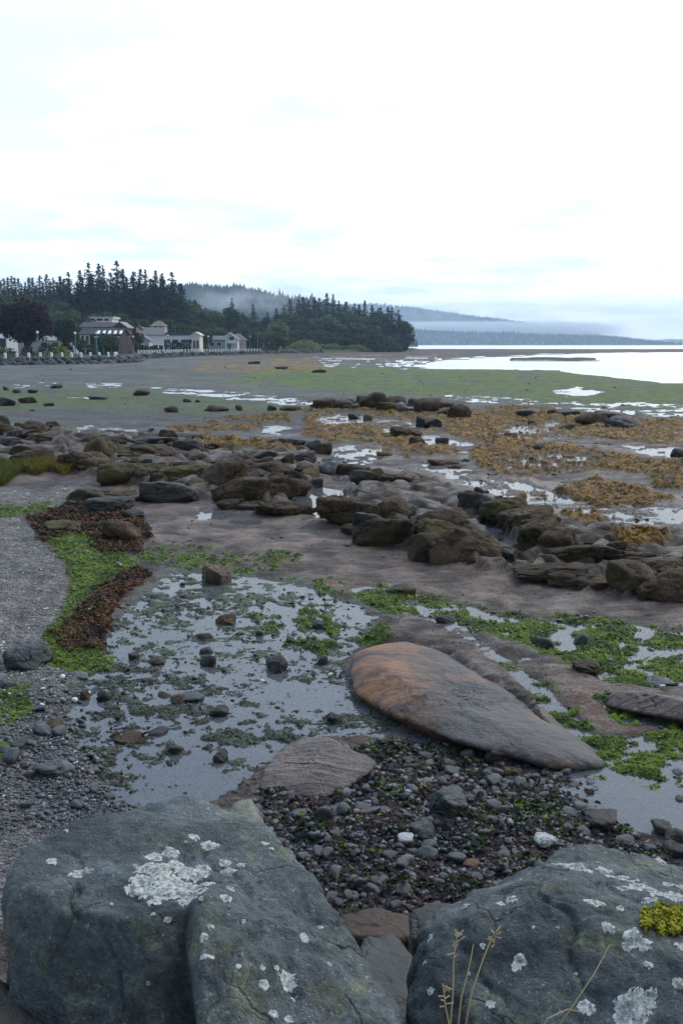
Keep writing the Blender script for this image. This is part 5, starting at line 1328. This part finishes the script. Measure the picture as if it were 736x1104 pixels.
for k in range(4): m = MB(); x = -.18 * h + k * 1.7; m.box(x - .16, x + .16, -.9, -.6, 0, ze - .6); m.build('porch_post', lampm, t)
m = MB(); m.box(-.25 * h, .98 * h, -1.0, -.5, ze - .58, ze - .35); m.build('porch_beam', wtrim, t)
house('white_hill_house', 'white house with long low upper storey standing highest, behind the dark brown house', 93, 122, 268, 343.5, 341.5, (.62, .63, .64), (.50, .51, .53), 'flat', 0, 8, [(-.5, 8.6, 1.6, .8), (.1, 8.6, 1.6, .8), (.6, 8.6, 1.2, .8)])
house('grey_roofed_house', 'grey-brown roofed house between the dark brown house and the white one above', 88, 126, 250, 353, 348, (.20, .18, .17), (.075, .07, .072), 'side', 0, 8, [(-.6, 5.0, 1.2, 1.0)])
house('small_gabled_house', 'small brown house with a white-edged gable right of the dark brown house', 123, 137, 244, 352.5, 347.5, (.10, .06, .05), (.24, .24, .25), 'front', 0, 7, [(0, 4.8, 1.2, 1.1)])
hC = house('white_gabled_house', 'white house with a steep grey roof and a gable facing the beach', 150, 177, 272, 361, 353.5, (.58, .60, .62), (.15, .145, .155), 'side', .25, 9, [(.3, 1.8, 1.3, 1.3), (.75, 1.8, 1.1, 1.2)], .0, -.8)
house('white_gabled_porch', 'pale gabled front wing with teal posts, joined before the white steep-roofed house', 143, 161, 262, 367, 361.5, (.45, .50, .50), (.16, .17, .19), 'front', 0, 5, [(0, 1.9, 1.6, 1.2)], .6)
house('gable_end_house', 'narrow white gable end behind the pale front wing', 148, 159, 274.5, 361, 353, (.62, .64, .66), (.17, .165, .17), 'front', 0, 2.2, [(0, 4.6, 1.1, 1.3)])
house('beige_hip_house', 'beige house with a pyramid roof behind the white steep-roofed house', 163, 178, 312, 351.5, 345.5, (.42, .37, .33), (.22, .17, .16), 'hip', 0, 5, [(-.3, 7.2, 1.0, 1.1), (.4, 7.2, 1.0, 1.1)])
hD = house('white_modern_house', 'white flat-roofed modern house with a dark roof edge above the long green hedge', 176, 209, 306, 361.5, 358.5, (.72, .72, .73), (.06, .06, .085), 'flat', 0, 9, [(-.72, 3.2, 1.8, 1.3), (-.2, 3.2, 1.8, 1.3), (.4, 3.2, 2.2, 1.3), (.8, 3.2, 1.2, 1.3)])
t, ze, zr, h = hD
m = MB(); m.box(.0, h * .95, -1.3, -.01, ze - 2.6, ze - 2.35); m.build('balcony', wtrim, t)
for k in range(4): m = MB(); x = .05 * h + k * 1.3; m.box(x - .12, x + .12, -1.2, -.95, 0, ze - 2.61); m.build('column', wtrim, t)
house('columned_house', 'cream house with tall columns at the right end of the white modern house', 207, 215.5, 300, 361, 358.5, (.60, .56, .50), (.55, .52, .48), 'front', 0, 7, [(-.3, 2.6, .8, 2.4), (.4, 2.6, .8, 2.4)])
house('teal_house', 'low teal-grey house left of the house with a white balcony', 224, 243, 352, 366.5, 362.5, (.22, .32, .32), (.16, .16, .18), 'side', 0, 8, [(-.5, 2.2, 1.6, 1.2), (.3, 2.2, 1.6, 1.2)])
hE = house('white_balcony_house', 'grey-roofed house with a white gabled front and balcony behind the far white posts', 237, 256, 358, 366, 359, (.55, .57, .58), (.21, .19, .19), 'front', 0, 9, [(-.45, 4.2, 1.3, 1.3), (.35, 4.2, 1.5, 1.3)], .1)
t, ze, zr, h = hE
m = MB(); m.box(-h * .9, h * .9, -1.4, -.01, 2.6, 2.8); m.box(-h * .9, h * .9, -1.4, -1.3, 2.801, 3.6); m.build('balcony', wtrim, t)
house('brown_roofed_house', 'house with a broad brown roof behind the white balcony', 246, 264, 366, 367, 359.5, (.38, .35, .33), (.20, .16, .145), 'hip', 0, 9, [(.3, 2.2, 1.4, 1.2)])
house('white_edge_house', 'white house cut off by the left edge with one dark window', -16, 6, 202, 365, 361, (.48, .50, .54), (.30, .32, .36), 'side', 0, 8, [(.72, 2.0, 1.6, 1.6)])
house('long_low_house', 'long low house with a pale grey-green roof behind the purple tree', 12, 72, 236, 367.5, 363, (.40, .39, .36), (.24, .26, .25), 'side', 0, 9, [(-.4, 1.8, 1.6, 1.1), (.2, 1.8, 1.6, 1.1), (.6, 1.8, 1.6, 1.1)])
house('white_shed', 'small white shed between the round dark tree and the dark brown house', 73, 81, 222, 366.5, 364.5, (.74, .75, .76), (.55, .56, .58), 'front', 0, 4, [(0, 1.6, .8, .8)], None, None, 'shed')
m = MB(); p0 = gnd(-6, 392.5); L = [(-4, 0, .25), (0, .3, .3), (3, .1, .28), (5.2, .5, .22)]
m.tube(L, [.28, .32, .28, .18], 10); m.tube([(1.2, .1, .3), (2.0, -.5, .6)], [.12, .06], 6)
tag(m.build('driftwood_log', simple('red_driftwood', (.22, .13, .11), .8, .3), None, True, gnd(8, 392.3)), 'reddish driftwood log on the mud below the sea wall at far left', 'log')

# ------------------------------------------------------------------ trees and shrubs
bark = simple('bark', (.060, .048, .040), .9, .3, 4.0)
def leaf_faces(P_, size, cols, seed, flat=.6):
    rs = np.random.RandomState(seed); n = len(P_); a = rs.normal(size=(n, 3)); a[:, 2] *= flat; a /= np.linalg.norm(a, axis=1)[:, None]
    b = np.cross(a, rs.normal(size=(n, 3))); b /= np.linalg.norm(b, axis=1)[:, None] + 1e-9
    s = (size if np.ndim(size) else np.full(n, size))[:, None] * .5
    V = np.stack([P_ - a * s, P_ + b * s * .7, P_ + a * s, P_ - b * s * .7], 1).reshape(-1, 3)
    return V, np.arange(4 * n).reshape(-1, 4), np.repeat(cols, 4, 0)
def conifer_proto(seed, H, W, col, gap=.12, low=.10, lean=.0):
    rs = np.random.RandomState(seed); pts_, sz = [], []; br = MB()
    lv = int(H * 1.7)
    for i in range(lv):
        f = low + (1 - low) * (i + rs.rand() * .6) / lv; z = f * H; R_ = W * (1 - f) ** .8 * rs.uniform(.6, 1.12) * (1 + .3 * rs.normal() * f) + .2
        for b in range(rs.randint(4, 8)):
            if rs.rand() < gap: continue
            a = rs.uniform(0, 6.283); L = R_ * rs.uniform(.6, 1.1); m = max(2, int(L / .42)); dr = rs.uniform(.15, .45)
            for k in range(m):
                q = (k + .5) / m * L; w_ = .22 + .14 * (1 - k / m) * L
                for _ in range(2): pts_.append((math.cos(a) * q + rs.normal() * w_ * .6, math.sin(a) * q + rs.normal() * w_ * .6, z - dr * q + .12 * q * q / max(L, .5) + rs.normal() * .14)); sz.append(rs.uniform(.4, .85))
            if L > 1.2: br.tube([(0, 0, z), (math.cos(a) * L * .7, math.sin(a) * L * .7, z - dr * L * .7)], [.05, .02], 4)
    pts_ += [(rs.normal() * .12, rs.normal() * .12, H * (1 - .008 * k)) for k in range(14)]; sz += [.45] * 14
    pts_ = np.array(pts_); cl = ss(-.5, .5, n3(pts_ * .35, seed))[:, None]
    cc = np.array(col) * (.55 + .8 * cl) * rs.uniform(.75, 1.25, (len(pts_), 1))
    V, F, C = leaf_faces(pts_, np.array(sz), cc, seed, .45)
    me = mk_mesh('crown', V, F, False, C); me.materials.append(M['foliage'])
    br.tube([(0, 0, -1), (0, 0, H * .5), (lean, 0, H * .97)], [.016 * H, .010 * H, .03], 8)
    tm = bpy.data.meshes.new('trunk'); tm.from_pydata(br.v, [], br.f); tm.materials.append(bark)
    return me, tm, H
def broad_proto(seed, H, W, col, trunk=.25, n=2600, leaf=.55, lumps=16, col2=None):
    rs = np.random.RandomState(seed); cs, br = [], MB(); zc = H * (trunk + (1 - trunk) * .5)
    for k in range(lumps):
        d = rs.normal(size=3); d /= np.linalg.norm(d); q = rs.uniform(.35, .72)
        c = np.array([d[0] * W * q, d[1] * W * q, zc + d[2] * H * (1 - trunk) * .5 * q]); cs.append((c, rs.uniform(.28, .46) * W))
        br.tube([(0, 0, H * trunk * .8), tuple(c * .55 + np.array([0, 0, H * trunk * .3])), tuple(c)], [.02 * H, .012 * H, .01], 5)
    pts_ = []
    for k in range(n):
        c, r = cs[rs.randint(lumps)]; d = rs.normal(size=3); d /= np.linalg.norm(d); pts_.append(c + d * r * rs.uniform(.55, 1.08) * np.array([1, 1, .85]))
    pts_ = np.array(pts_); pts_ = pts_[pts_[:, 2] > H * trunk * .55]
    cl = ss(-.5, .5, n3(pts_ * .6, seed))[:, None]; cc = (np.array(col) * (1 - cl) + np.array(col2 or [c * 1.7 for c in col]) * cl) * rs.uniform(.7, 1.3, (len(pts_), 1))
    V, F, C = leaf_faces(pts_, rs.uniform(.7, 1.3, len(pts_)) * leaf, cc, seed, .9)
    me = mk_mesh('crown', V, F, False, C); me.materials.append(M['foliage'])
    br.tube([(0, 0, -.6), (0, 0, H * trunk), (0, 0, H * .6)], [.032 * H, .025 * H, .01 * H], 8)
    tm = bpy.data.meshes.new('trunk'); tm.from_pydata(br.v, [], br.f); tm.materials.append(bark)
    return me, tm, H
def plant_tree(proto, px, py_top, d, label, name='conifer', group=None, rz=0, ws=1.0, cat='tree'):
    top = pt(px, py_top, d); zb = float(land_z(top.x, d)) - .2; s = (top.z - zb) / proto[2]
    t = empty(name, (top.x, d, zb), rz); tag(t, label, cat, group); t.scale = (s * ws, s * ws, s)
    link('trunk', proto[1], None, t); link('crown', proto[0], None, t); return t
CG = (.020, .046, .040)
CON = [conifer_proto(1, 30, 8.6, CG), conifer_proto(2, 30, 7.4, CG, .2), conifer_proto(3, 30, 9.0, (.017, .044, .043), .15, .18), conifer_proto(4, 30, 6.6, (.024, .048, .038), .3, .25, .5), conifer_proto(5, 26, 7.4, (.026, .054, .040), .1, .08)]
PINE = conifer_proto(8, 28, 8.5, (.018, .042, .040), .45, .5, .8)
rr = random.Random(21)
# tall conifers right behind the houses
TALL = [(74,293,346),(82,290,352),(88,289,344),(94,283,350),(99,288,362),(106,284,346),(113,286,356),(119,291,348),(125,281,350),(131,286,364),(138,284,344),(145,288,356),(152,283,348),(158,287,362),(164,284,352),(169,289,344),(176,290,362),(184,293,338),(191,300,346),(196,306,356)]
TXT = {125: 'tallest conifer, in the middle of the stand behind the houses', 184: 'conifer standing clear with a pointed top at the right end of the tall stand', 94: 'tall conifer with a pointed top left of centre in the stand behind the houses', 74: 'conifer at the left end of the tall stand behind the houses', 196: 'lowest conifer at the right end of the tall stand'}
for a, b, d in TALL:
    plant_tree(CON[rr.randrange(4)], a + rr.uniform(-2, 2), b + (0 if a in TXT else abs(rr.gauss(0, 6))), d, TXT.get(a, 'tall dark conifer inside the stand behind the houses'), 'tall_conifer', 'tall conifers behind the houses', rr.uniform(0, 6), rr.uniform(1.0, 1.45))
for k in range(34):   # second rank fills the stand
    plant_tree(CON[rr.randrange(5)], 66 + k * 3.9 + rr.uniform(-2, 2), rr.uniform(296, 318), rr.uniform(322, 345), 'dark conifer low in the front rank of the stand behind the houses', 'front_conifer', 'lower front conifers of the stand', rr.uniform(0, 6), rr.uniform(1.0, 1.5))
for k in range(26):   # far left wood
    a = -22 + k * 3.8; plant_tree(CON[rr.randrange(5)], a, 303 + rr.uniform(-6, 5) - (4 if a > 50 else 0), rr.uniform(410, 460), 'dark conifer in the wood behind the purple tree', 'wood_conifer', 'conifers behind the purple tree', rr.uniform(0, 6), rr.uniform(1.0, 1.5))
for k in range(24):
    a = -20 + k * 3.9; plant_tree(CON[rr.randrange(5)], a, 318 + rr.uniform(-8, 8), rr.uniform(330, 390), 'dark conifer in front in the wood behind the purple tree', 'wood_conifer', 'front conifers behind the purple tree', rr.uniform(0, 6), rr.uniform(1.2, 1.7))
LEFTB = [broad_proto(34, 14, 6.2, (.040, .066, .036), .15, 2400, .8, 13), broad_proto(35, 13, 5.6, (.055, .084, .038), .15, 2400, .8, 12), broad_proto(36, 15, 5.6, (.030, .056, .040), .15, 2400, .8, 12)]
for a, b, d in ((-6, 326, 300), (6, 318, 325), (22, 312, 335), (46, 316, 330), (58, 322, 318), (66, 330, 300), (80, 334, 322), (10, 334, 262), (55, 336, 268)):
    plant_tree(LEFTB[rr.randrange(3)], a, b, d, 'rounded green tree between the purple tree and the conifers', 'broadleaf_tree', 'rounded trees behind the purple tree', rr.uniform(0, 6), rr.uniform(1.0, 1.4))
for a, b, d in ((108, 333, 318), (120, 338, 312), (134, 336, 316), (146, 341, 318), (172, 338, 322), (184, 342, 324), (196, 346, 330), (206, 349, 332)):
    plant_tree(LEFTB[rr.randrange(3)], a, b, d, 'rounded green tree between the houses and the tall conifers', 'broadleaf_tree', 'rounded trees behind the houses', rr.uniform(0, 6), rr.uniform(1.0, 1.4))
for a, b, d, l in ((117, 357, 216, 'small dark tree at the right front corner of the dark brown house'), (146, 357, 258, 'small tree at the left of the pale gabled front wing'), (172, 364, 290, 'low tree between the white steep-roofed house and the long hedge'), (219, 353, 322, 'green tree between the columned house and the teal house'), (86, 362, 212, 'small green tree at the left corner of the dark brown house')):
    plant_tree(LEFTB[rr.randrange(3)], a, b, d, l, 'garden_tree', None, rr.uniform(0, 6), 1.1)
# mixed wood in the middle
MIXB = [broad_proto(31, 16, 6.5, (.036, .062, .034), .2, 2600, .9, 14), broad_proto(32, 14, 6.0, (.050, .076, .036), .18, 2400, .85, 12), broad_proto(33, 18, 6.0, (.030, .056, .036), .2, 2600, .9, 14)]
for k in range(15):
    a = 197 + k * 8 + rr.uniform(-3, 3); t_ = 326 + 1.0 * max(0, a - 215) * .25 + rr.uniform(-4, 6)
    plant_tree(MIXB[rr.randrange(3)], a, t_, rr.uniform(400, 450), 'mid green broad tree in the wood between the two conifer stands', 'broadleaf_tree', 'broad trees between the conifer stands', rr.uniform(0, 6), rr.uniform(1.0, 1.4))
for k in range(13):
    a = 200 + k * 8.6 + rr.uniform(-3, 3)
    plant_tree(MIXB[rr.randrange(3)], a, rr.uniform(346, 358), rr.uniform(372, 400), 'low green tree behind the far houses', 'broadleaf_tree', 'low trees behind the far houses', rr.uniform(0, 6), rr.uniform(1.1, 1.5))
for a, b, d, l in ((250, 321, 470, 'single pointed conifer rising above the broad trees in the middle'), (273, 328, 465, 'round-topped conifer right of the single pointed one'), (262, 336, 455, 'small conifer between the single pointed one and the round-topped one'), (298, 332, 470, 'conifer above the round green tree'), (288, 336, 460, 'conifer left of and above the round green tree')):
    plant_tree(CON[1 if a == 250 else 2], a, b, d, l, 'conifer', None, rr.uniform(0, 6), .9 if a == 250 else 1.3)
# the stand on the point
PT = [(306,328,505),(313,322,500),(320,320,512),(327,319,498),(333,322,510),(340,319,500),(346,321,506),(366,322,500),(372,324,510),(380,326,500),(387,327,506),(394,324,512),(400,326,500),(406,329,508),(412,328,515),(418,329,520),(424,331,524),(428,334,528),(432,341,532)]
PTX = {313: 'conifer near the left end of the stand on the point', 432: 'lowest conifer at the tip of the point', 428: 'second conifer from the tip of the point', 394: 'conifer standing a little higher right of the flat-topped pines on the point'}
for a, b, d in PT: plant_tree(CON[rr.randrange(5)], a + rr.uniform(-2, 2), b + (0 if a in PTX else abs(rr.gauss(0, 2.2))), d, PTX.get(a, 'dark conifer in the stand on the point'), 'point_conifer', 'conifers of the stand on the point', rr.uniform(0, 6), rr.uniform(1.3, 1.9))
plant_tree(PINE, 352, 316, 492, 'tall flat-topped pine with bare trunk on the point, left of its twin', 'tall_pine', None, .4, 1.1); plant_tree(PINE, 359, 317, 494, 'tall flat-topped pine with bare trunk on the point, right of its twin', 'tall_pine', None, 2.2, 1.0)
for k in range(26):
    a = 303 + k * 5.0 + rr.uniform(-2, 2); plant_tree(CON[rr.randrange(5)] if rr.random() < .6 else MIXB[rr.randrange(3)], a, rr.uniform(334, 352) + max(0, a - 415) * .5, rr.uniform(468, 492), 'lower dark tree along the front of the stand on the point', 'point_tree', 'lower front trees of the point', rr.uniform(0, 6), rr.uniform(1.2, 1.7))
for k in range(10):
    a = 318 + k * 11 + rr.uniform(-3, 3); plant_tree(MIXB[rr.randrange(3)], a, rr.uniform(352, 362), rr.uniform(455, 466), 'low bushy tree at the foot of the stand on the point', 'point_tree', 'bushy trees at the foot of the point', rr.uniform(0, 6), rr.uniform(1.3, 1.8))
# single trees before the houses
plant_tree(broad_proto(41, 11, 6.6, (.022, .012, .022), .2, 8000, .62, 26, (.046, .022, .040)), 28, 322, 186, 'large round purple-leaved tree at left', 'purple_tree')
plant_tree(broad_proto(42, 9.5, 3.2, (.020, .036, .022), .12, 2600, .45, 14), 69, 335, 205, 'dark green upright tree between the purple tree and the dark brown house', 'dark_tree')
plant_tree(broad_proto(43, 12, 5.8, (.10, .14, .050), .14, 4200, .55, 20), 299, 345.5, 385, 'round green tree standing alone at the end of the promenade', 'round_tree')
plant_tree(broad_proto(44, 8, 3.0, (.045, .062, .030), .1, 1500, .5, 10), 139, 349, 250, 'light green tree right of the dark brown house', 'garden_tree')
plant_tree(broad_proto(45, 8, 3.6, (.038, .052, .036), .1, 1500, .5, 10), 158, 338, 322, 'grey-green tree behind the white steep-roofed house', 'garden_tree')
plant_tree(broad_proto(46, 8, 3.0, (.036, .052, .034), .1, 1500, .5, 10), 97, 337, 262, 'feathery tree beside the highest white house', 'garden_tree')
plant_tree(broad_proto(47, 8, 3.4, (.040, .058, .030), .1, 1500, .5, 10), 262, 349, 385, 'light green tree behind the brown-roofed house', 'garden_tree')
plant_tree(broad_proto(48, 8, 3.4, (.050, .068, .034), .1, 1500, .5, 10), 38, 338, 300, 'pale green tree just behind the purple tree crown', 'garden_tree', None, 0, 1.3)
def shrub(px0, px1, py_top, py_bot, d, col, label, seed, name='shrub', cat='shrub', boxy=False, deep=None):
    a, b = pt(px0, py_top, d), pt(px1, py_top, d); x0, x1 = a.x, b.x; xc = (x0 + x1) / 2; zb = pt(px0, py_bot, d).z; zb = min(zb, float(land_z(xc, d)) + .3); H = a.z - zb; w = (x1 - x0) / 2; dp = deep or min(w, 2.5)
    rs = np.random.RandomState(seed); n = int(min(2600, 260 * max(1, w * H / 3)))
    if boxy: P_ = np.stack([rs.uniform(-w, w, n), rs.uniform(-1, 1, n) * dp * .5, rs.uniform(0, H, n) ** 1.0], 1)
    else:
        d_ = rs.normal(size=(n, 3)); d_ /= np.linalg.norm(d_, axis=1)[:, None]; d_[:, 2] = np.abs(d_[:, 2]); P_ = d_ * rs.uniform(.55, 1.0, n)[:, None] * np.array([w, dp, H]); P_ *= (1 + .18 * n3(P_ * .9, seed))[:, None]
    cl = ss(-.5, .5, n3(P_ * 1.2, seed))[:, None]; cc = np.array(col) * (.65 + .8 * cl) * rs.uniform(.7, 1.3, (n, 1))
    V, F, C = leaf_faces(P_, rs.uniform(.25, .5, n) * (1 if d < 260 else 1.5), cc, seed, 1.0)
    t = empty(name, (xc, d, zb)); tag(t, label, cat)
    link('foliage', mk_mesh('foliage', V, F, False, C), M['foliage'], t); m = MB()
    for k in range(4): m.tube([(0, 0, -.3), (rs.uniform(-.5, .5) * w, rs.uniform(-.3, .3) * dp, H * .7)], [.06, .02], 5)
    m.build('stem', bark, t)
shrub(54, 75, 372, 385, 180, (.15, .21, .035), 'bright yellow-green bush on the sea wall beside the dark hedge', 1)
shrub(-6, 20, 374, 384, 190, (.075, .085, .028), 'olive bush at the far left on the promenade', 2); shrub(22, 37, 370, 383, 188, (.022, .040, .020), 'dark green bush under the purple tree', 3)
shrub(38, 62, 369, 382, 190, (.025, .042, .026), 'dark hedge between the purple tree and the yellow-green bush', 4, 'hedge', 'hedge'); shrub(62, 80, 368.5, 380, 200, (.040, .028, .034), 'purplish low shrub right of the yellow-green bush', 5)
shrub(90, 108, 372.5, 381, 204, (.035, .055, .026), 'green bush before the dark brown house', 6); shrub(126, 142, 365, 379, 240, (.050, .066, .030), 'light bush at the right foot of the dark brown house', 7)
shrub(177, 205, 368.8, 377, 296, (.022, .050, .026), 'long clipped green hedge before the white flat-roofed house', 8, 'hedge', 'hedge', True, 2.0); shrub(258, 284, 367.5, 376, 372, (.024, .050, .028), 'clipped green hedge right of the brown-roofed house', 9, 'hedge', 'hedge', True, 2.0)
shrub(311, 346, 366.5, 377, 420, (.20, .235, .095), 'broad pale yellow-green bush right of the round green tree', 10, deep=5); shrub(284, 299, 370, 378, 376, (.055, .085, .035), 'small green bush left of the round green tree foot', 11)
shrub(344, 372, 370, 378, 432, (.13, .16, .085), 'grey-green scrub right of the broad pale bush', 12, deep=4); shrub(368, 398, 371, 378, 452, (.16, .18, .095), 'low pale scrub along the shore of the point', 13, deep=4); shrub(148, 176, 373, 380, 262, (.045, .062, .030), 'low green shrub before the white steep-roofed house', 14)
shrub(204, 226, 368, 377, 318, (.040, .058, .034), 'green shrub between the cream columned house and the teal house', 15)

# ------------------------------------------------------------------ hills beyond
def hill(name, prof, d, depth, base_py=374.0, col=(.030, .045, .035), trees=0, th=22.0, seed=1, tname=None, tlabel=None, tsize=1.0):
    px = np.array([p[0] for p in prof], float); py = np.array([p[1] for p in prof], float)
    na, nb = 160, 26; xs_px = np.linspace(px[0], px[-1], na); top = np.interp(xs_px, px, py)
    X, Yg, Z = [], [], []
    sl = np.linspace(-1, 1.4, nb)
    rs = np.random.RandomState(seed)
    def surf(a, t):
        tp = np.interp(a, px, py); crest = (371 - tp) * d / FPX + EYE - th * .55 * (trees > 0)
        prof_ = np.where(t < 0, ss(-1, 0, t) * .35 + .65 * np.clip(1 + t, 0, 1), 1 - .35 * np.clip(t, 0, 2))
        yy = d + t * depth; xx = (a - 368) / FPX * d * 1.0
        zz = -3 + np.maximum(crest + 3, 0) * prof_ * (1 + .16 * fb2(xx / 160., yy / 160., seed, 3) * np.clip(-t * 3, 0, 1))
        return xx, yy, zz
    A, T = np.meshgrid(xs_px, sl, indexing='ij'); x, y, z = surf(A.ravel(), T.ravel())
    i = np.arange(na * nb).reshape(na, nb)
    cc = np.array(col) * (1 + .35 * fb2(x / 60, y / 60, seed)[:, None])
    me = mk_mesh(name, np.stack([x, y, z], 1), np.stack([i[:-1, :-1], i[1:, :-1], i[1:, 1:], i[:-1, 1:]], -1).reshape(-1, 4), True, cc, {'wet': np.zeros(len(x)), 'grit': np.zeros(len(x))})
    tag(link(name, me, M['ground']), kind='structure')
    if trees:
        a = rs.uniform(px[0], px[-1], trees); t = np.where(rs.rand(trees) < .35, rs.uniform(-.08, .08, trees), rs.uniform(-1, .05, trees)); x, y, z = surf(a, t); ok = z > -1.5; x, y, z = x[ok], y[ok], z[ok]; n = len(x)
        H = th * rs.lognormal(0, .22, n); W = H * rs.uniform(.16, .26, n); V, F = [], []
        k6 = np.arange(6) * math.pi / 3
        ring = lambda zz, r, ph: np.stack([x[:, None] + np.cos(k6 + ph) * r[:, None] * rs.uniform(.7, 1.3, (n, 6)), y[:, None] + np.sin(k6 + ph) * r[:, None], np.repeat(zz[:, None], 6, 1) + rs.uniform(-.03, .03, (n, 6)) * H[:, None]], 2)
        tip = np.stack([x, y, z + H], 1)[:, None]; mid = np.stack([x, y, z + H * .72], 1)[:, None]
        Vt = np.concatenate([ring(z + H * .02, W, 0), mid, ring(z + H * .45, W * .62, .5), tip], 1)   # 14 verts
        f = [[q, (q + 1) % 6, 6] for q in range(6)] + [[7 + q, 7 + (q + 1) % 6, 13] for q in range(6)]
        F = (np.arange(n)[:, None, None] * 14 + np.array(f)[None]).reshape(-1, 3)
        C = np.repeat(np.array([.024, .038, .030]) * rs.uniform(.6, 1.5, (n, 1)), 14, 0)
        tag(link(tname, mk_mesh(tname, Vt.reshape(-1, 3), F, False, C), M['foliage']), tlabel, 'forest', kind='stuff')
hill('near_hill', [(-120, 332), (0, 328), (120, 320), (195, 312), (215, 310.5), (235, 313), (262, 313), (285, 318), (310, 323), (340, 327), (380, 336), (430, 362), (440, 372)], 1900, 420, trees=7000, th=11, seed=3, tname='hillside_forest', tlabel='misty forest on the hill behind the trees in the middle')
hill('far_ridge', [(330, 332), (400, 329), (440, 333), (470, 337), (500, 341), (530, 344.5), (560, 348.5), (585, 353), (612, 355), (630, 359), (660, 371)], 5600, 900, trees=4200, th=15, seed=5, tname='ridge_forest', tlabel='hazy forest on the far ridge above the mist')
hill('low_headland', [(400, 352), (440, 356), (480, 358.5), (520, 360), (545, 359.5), (580, 361.5), (620, 362.5), (655, 363.5), (685, 367), (712, 370.5), (722, 372)], 4100, 420, trees=3600, th=12, seed=7, tname='headland_forest', tlabel='hazy forest on the low headland below the mist')
hill('farthest_headland', [(688, 372), (700, 367.5), (716, 365.5), (740, 366), (800, 362), (900, 358), (1000, 360)], 7600, 800, seed=9)

# ------------------------------------------------------------------ air: haze and banks of mist
def box_obj(name, x0, x1, y0, y1, z0, z1, mat, label=None):
    m = MB(); m.box(x0, x1, y0, y1, z0, z1); o = m.build(name, mat); tag(o, label, None, None, 'stuff'); return o
hz = NT('haze'); v = hz.node('ShaderNodeVolumePrincipled'); v.inputs['Color'].default_value = (.62, .81, 1.0, 1); v.inputs['Density'].default_value = 1.7e-4; v.inputs['Anisotropy'].default_value = .2
hz.l.new(v.outputs[0], hz.out.inputs['Volume'])
box_obj('haze', -9000, 9000, -300, 9400, -4, 330, hz.m, 'thin blue haze over the bay')
def mist(name, x0, x1, y0, y1, z0, z1, dens, label, seed, nscale=3.0, cut=.45):
    t = NT(name); tc = t.node('ShaderNodeTexCoord'); g = tc.outputs['Generated']
    s = t.node('ShaderNodeSeparateXYZ'); t.l.new(g, s.inputs[0])
    def soft(q, a, b, c, d): return t.math('MULTIPLY', t.rng(q, a, b), t.rng(q, d, c))
    env = t.math('MULTIPLY', soft(s.outputs[0], 0, .35, .50, 1), soft(s.outputs[2], 0, .35, .55, 1)); env = t.math('MULTIPLY', env, soft(s.outputs[1], 0, .3, .7, 1))
    mp = t.node('ShaderNodeMapping'); mp.inputs['Scale'].default_value = (nscale, 1.2, .9); mp.inputs['Location'].default_value = (seed * 3.7, seed, 0); t.l.new(g, mp.inputs['Vector'])
    d = t.math('MULTIPLY', env, t.rng(t.noise(2.0, 5, .6, mp.outputs[0], .6), cut - .08, cut + .22)); d = t.math('MULTIPLY', d, dens)
    v = t.node('ShaderNodeVolumePrincipled'); v.inputs['Color'].default_value = (.95, .97, 1, 1); t.l.new(d, v.inputs['Density']); v.inputs['Anisotropy'].default_value = .1
    t.l.new(v.outputs[0], t.out.inputs['Volume'])
    o = box_obj(name, x0, x1, y0, y1, z0, z1, t.m, label); return o
def mist_px(name, px0, px1, py0, py1, d, thick, dens, label, seed, ns=3.0, cut=.45):
    mist(name, (px0 - 368) / FPX * d, (px1 - 368) / FPX * d, d, d + thick, (371 - py1) * d / FPX + EYE, (371 - py0) * d / FPX + EYE, dens, label, seed, ns, cut)
mist_px('mist_bank', 360, 700, 345, 364, 4750, 350, .045, 'white bank of mist lying between the far ridge and the low headland', 1, 4.0, .36)
mist_px('mist_wisp', 405, 520, 331, 352, 5150, 150, .006, 'thin wisps of mist on the slope of the far ridge', 2, 3.0, .46)
mist_px('hill_mist', 190, 345, 306, 340, 1440, 90, .012, 'drifting mist in front of the wooded hill', 3, 3.0, .44)
SC.cycles.volume_step_rate = 4.0
SC.cycles.volume_max_steps = 64
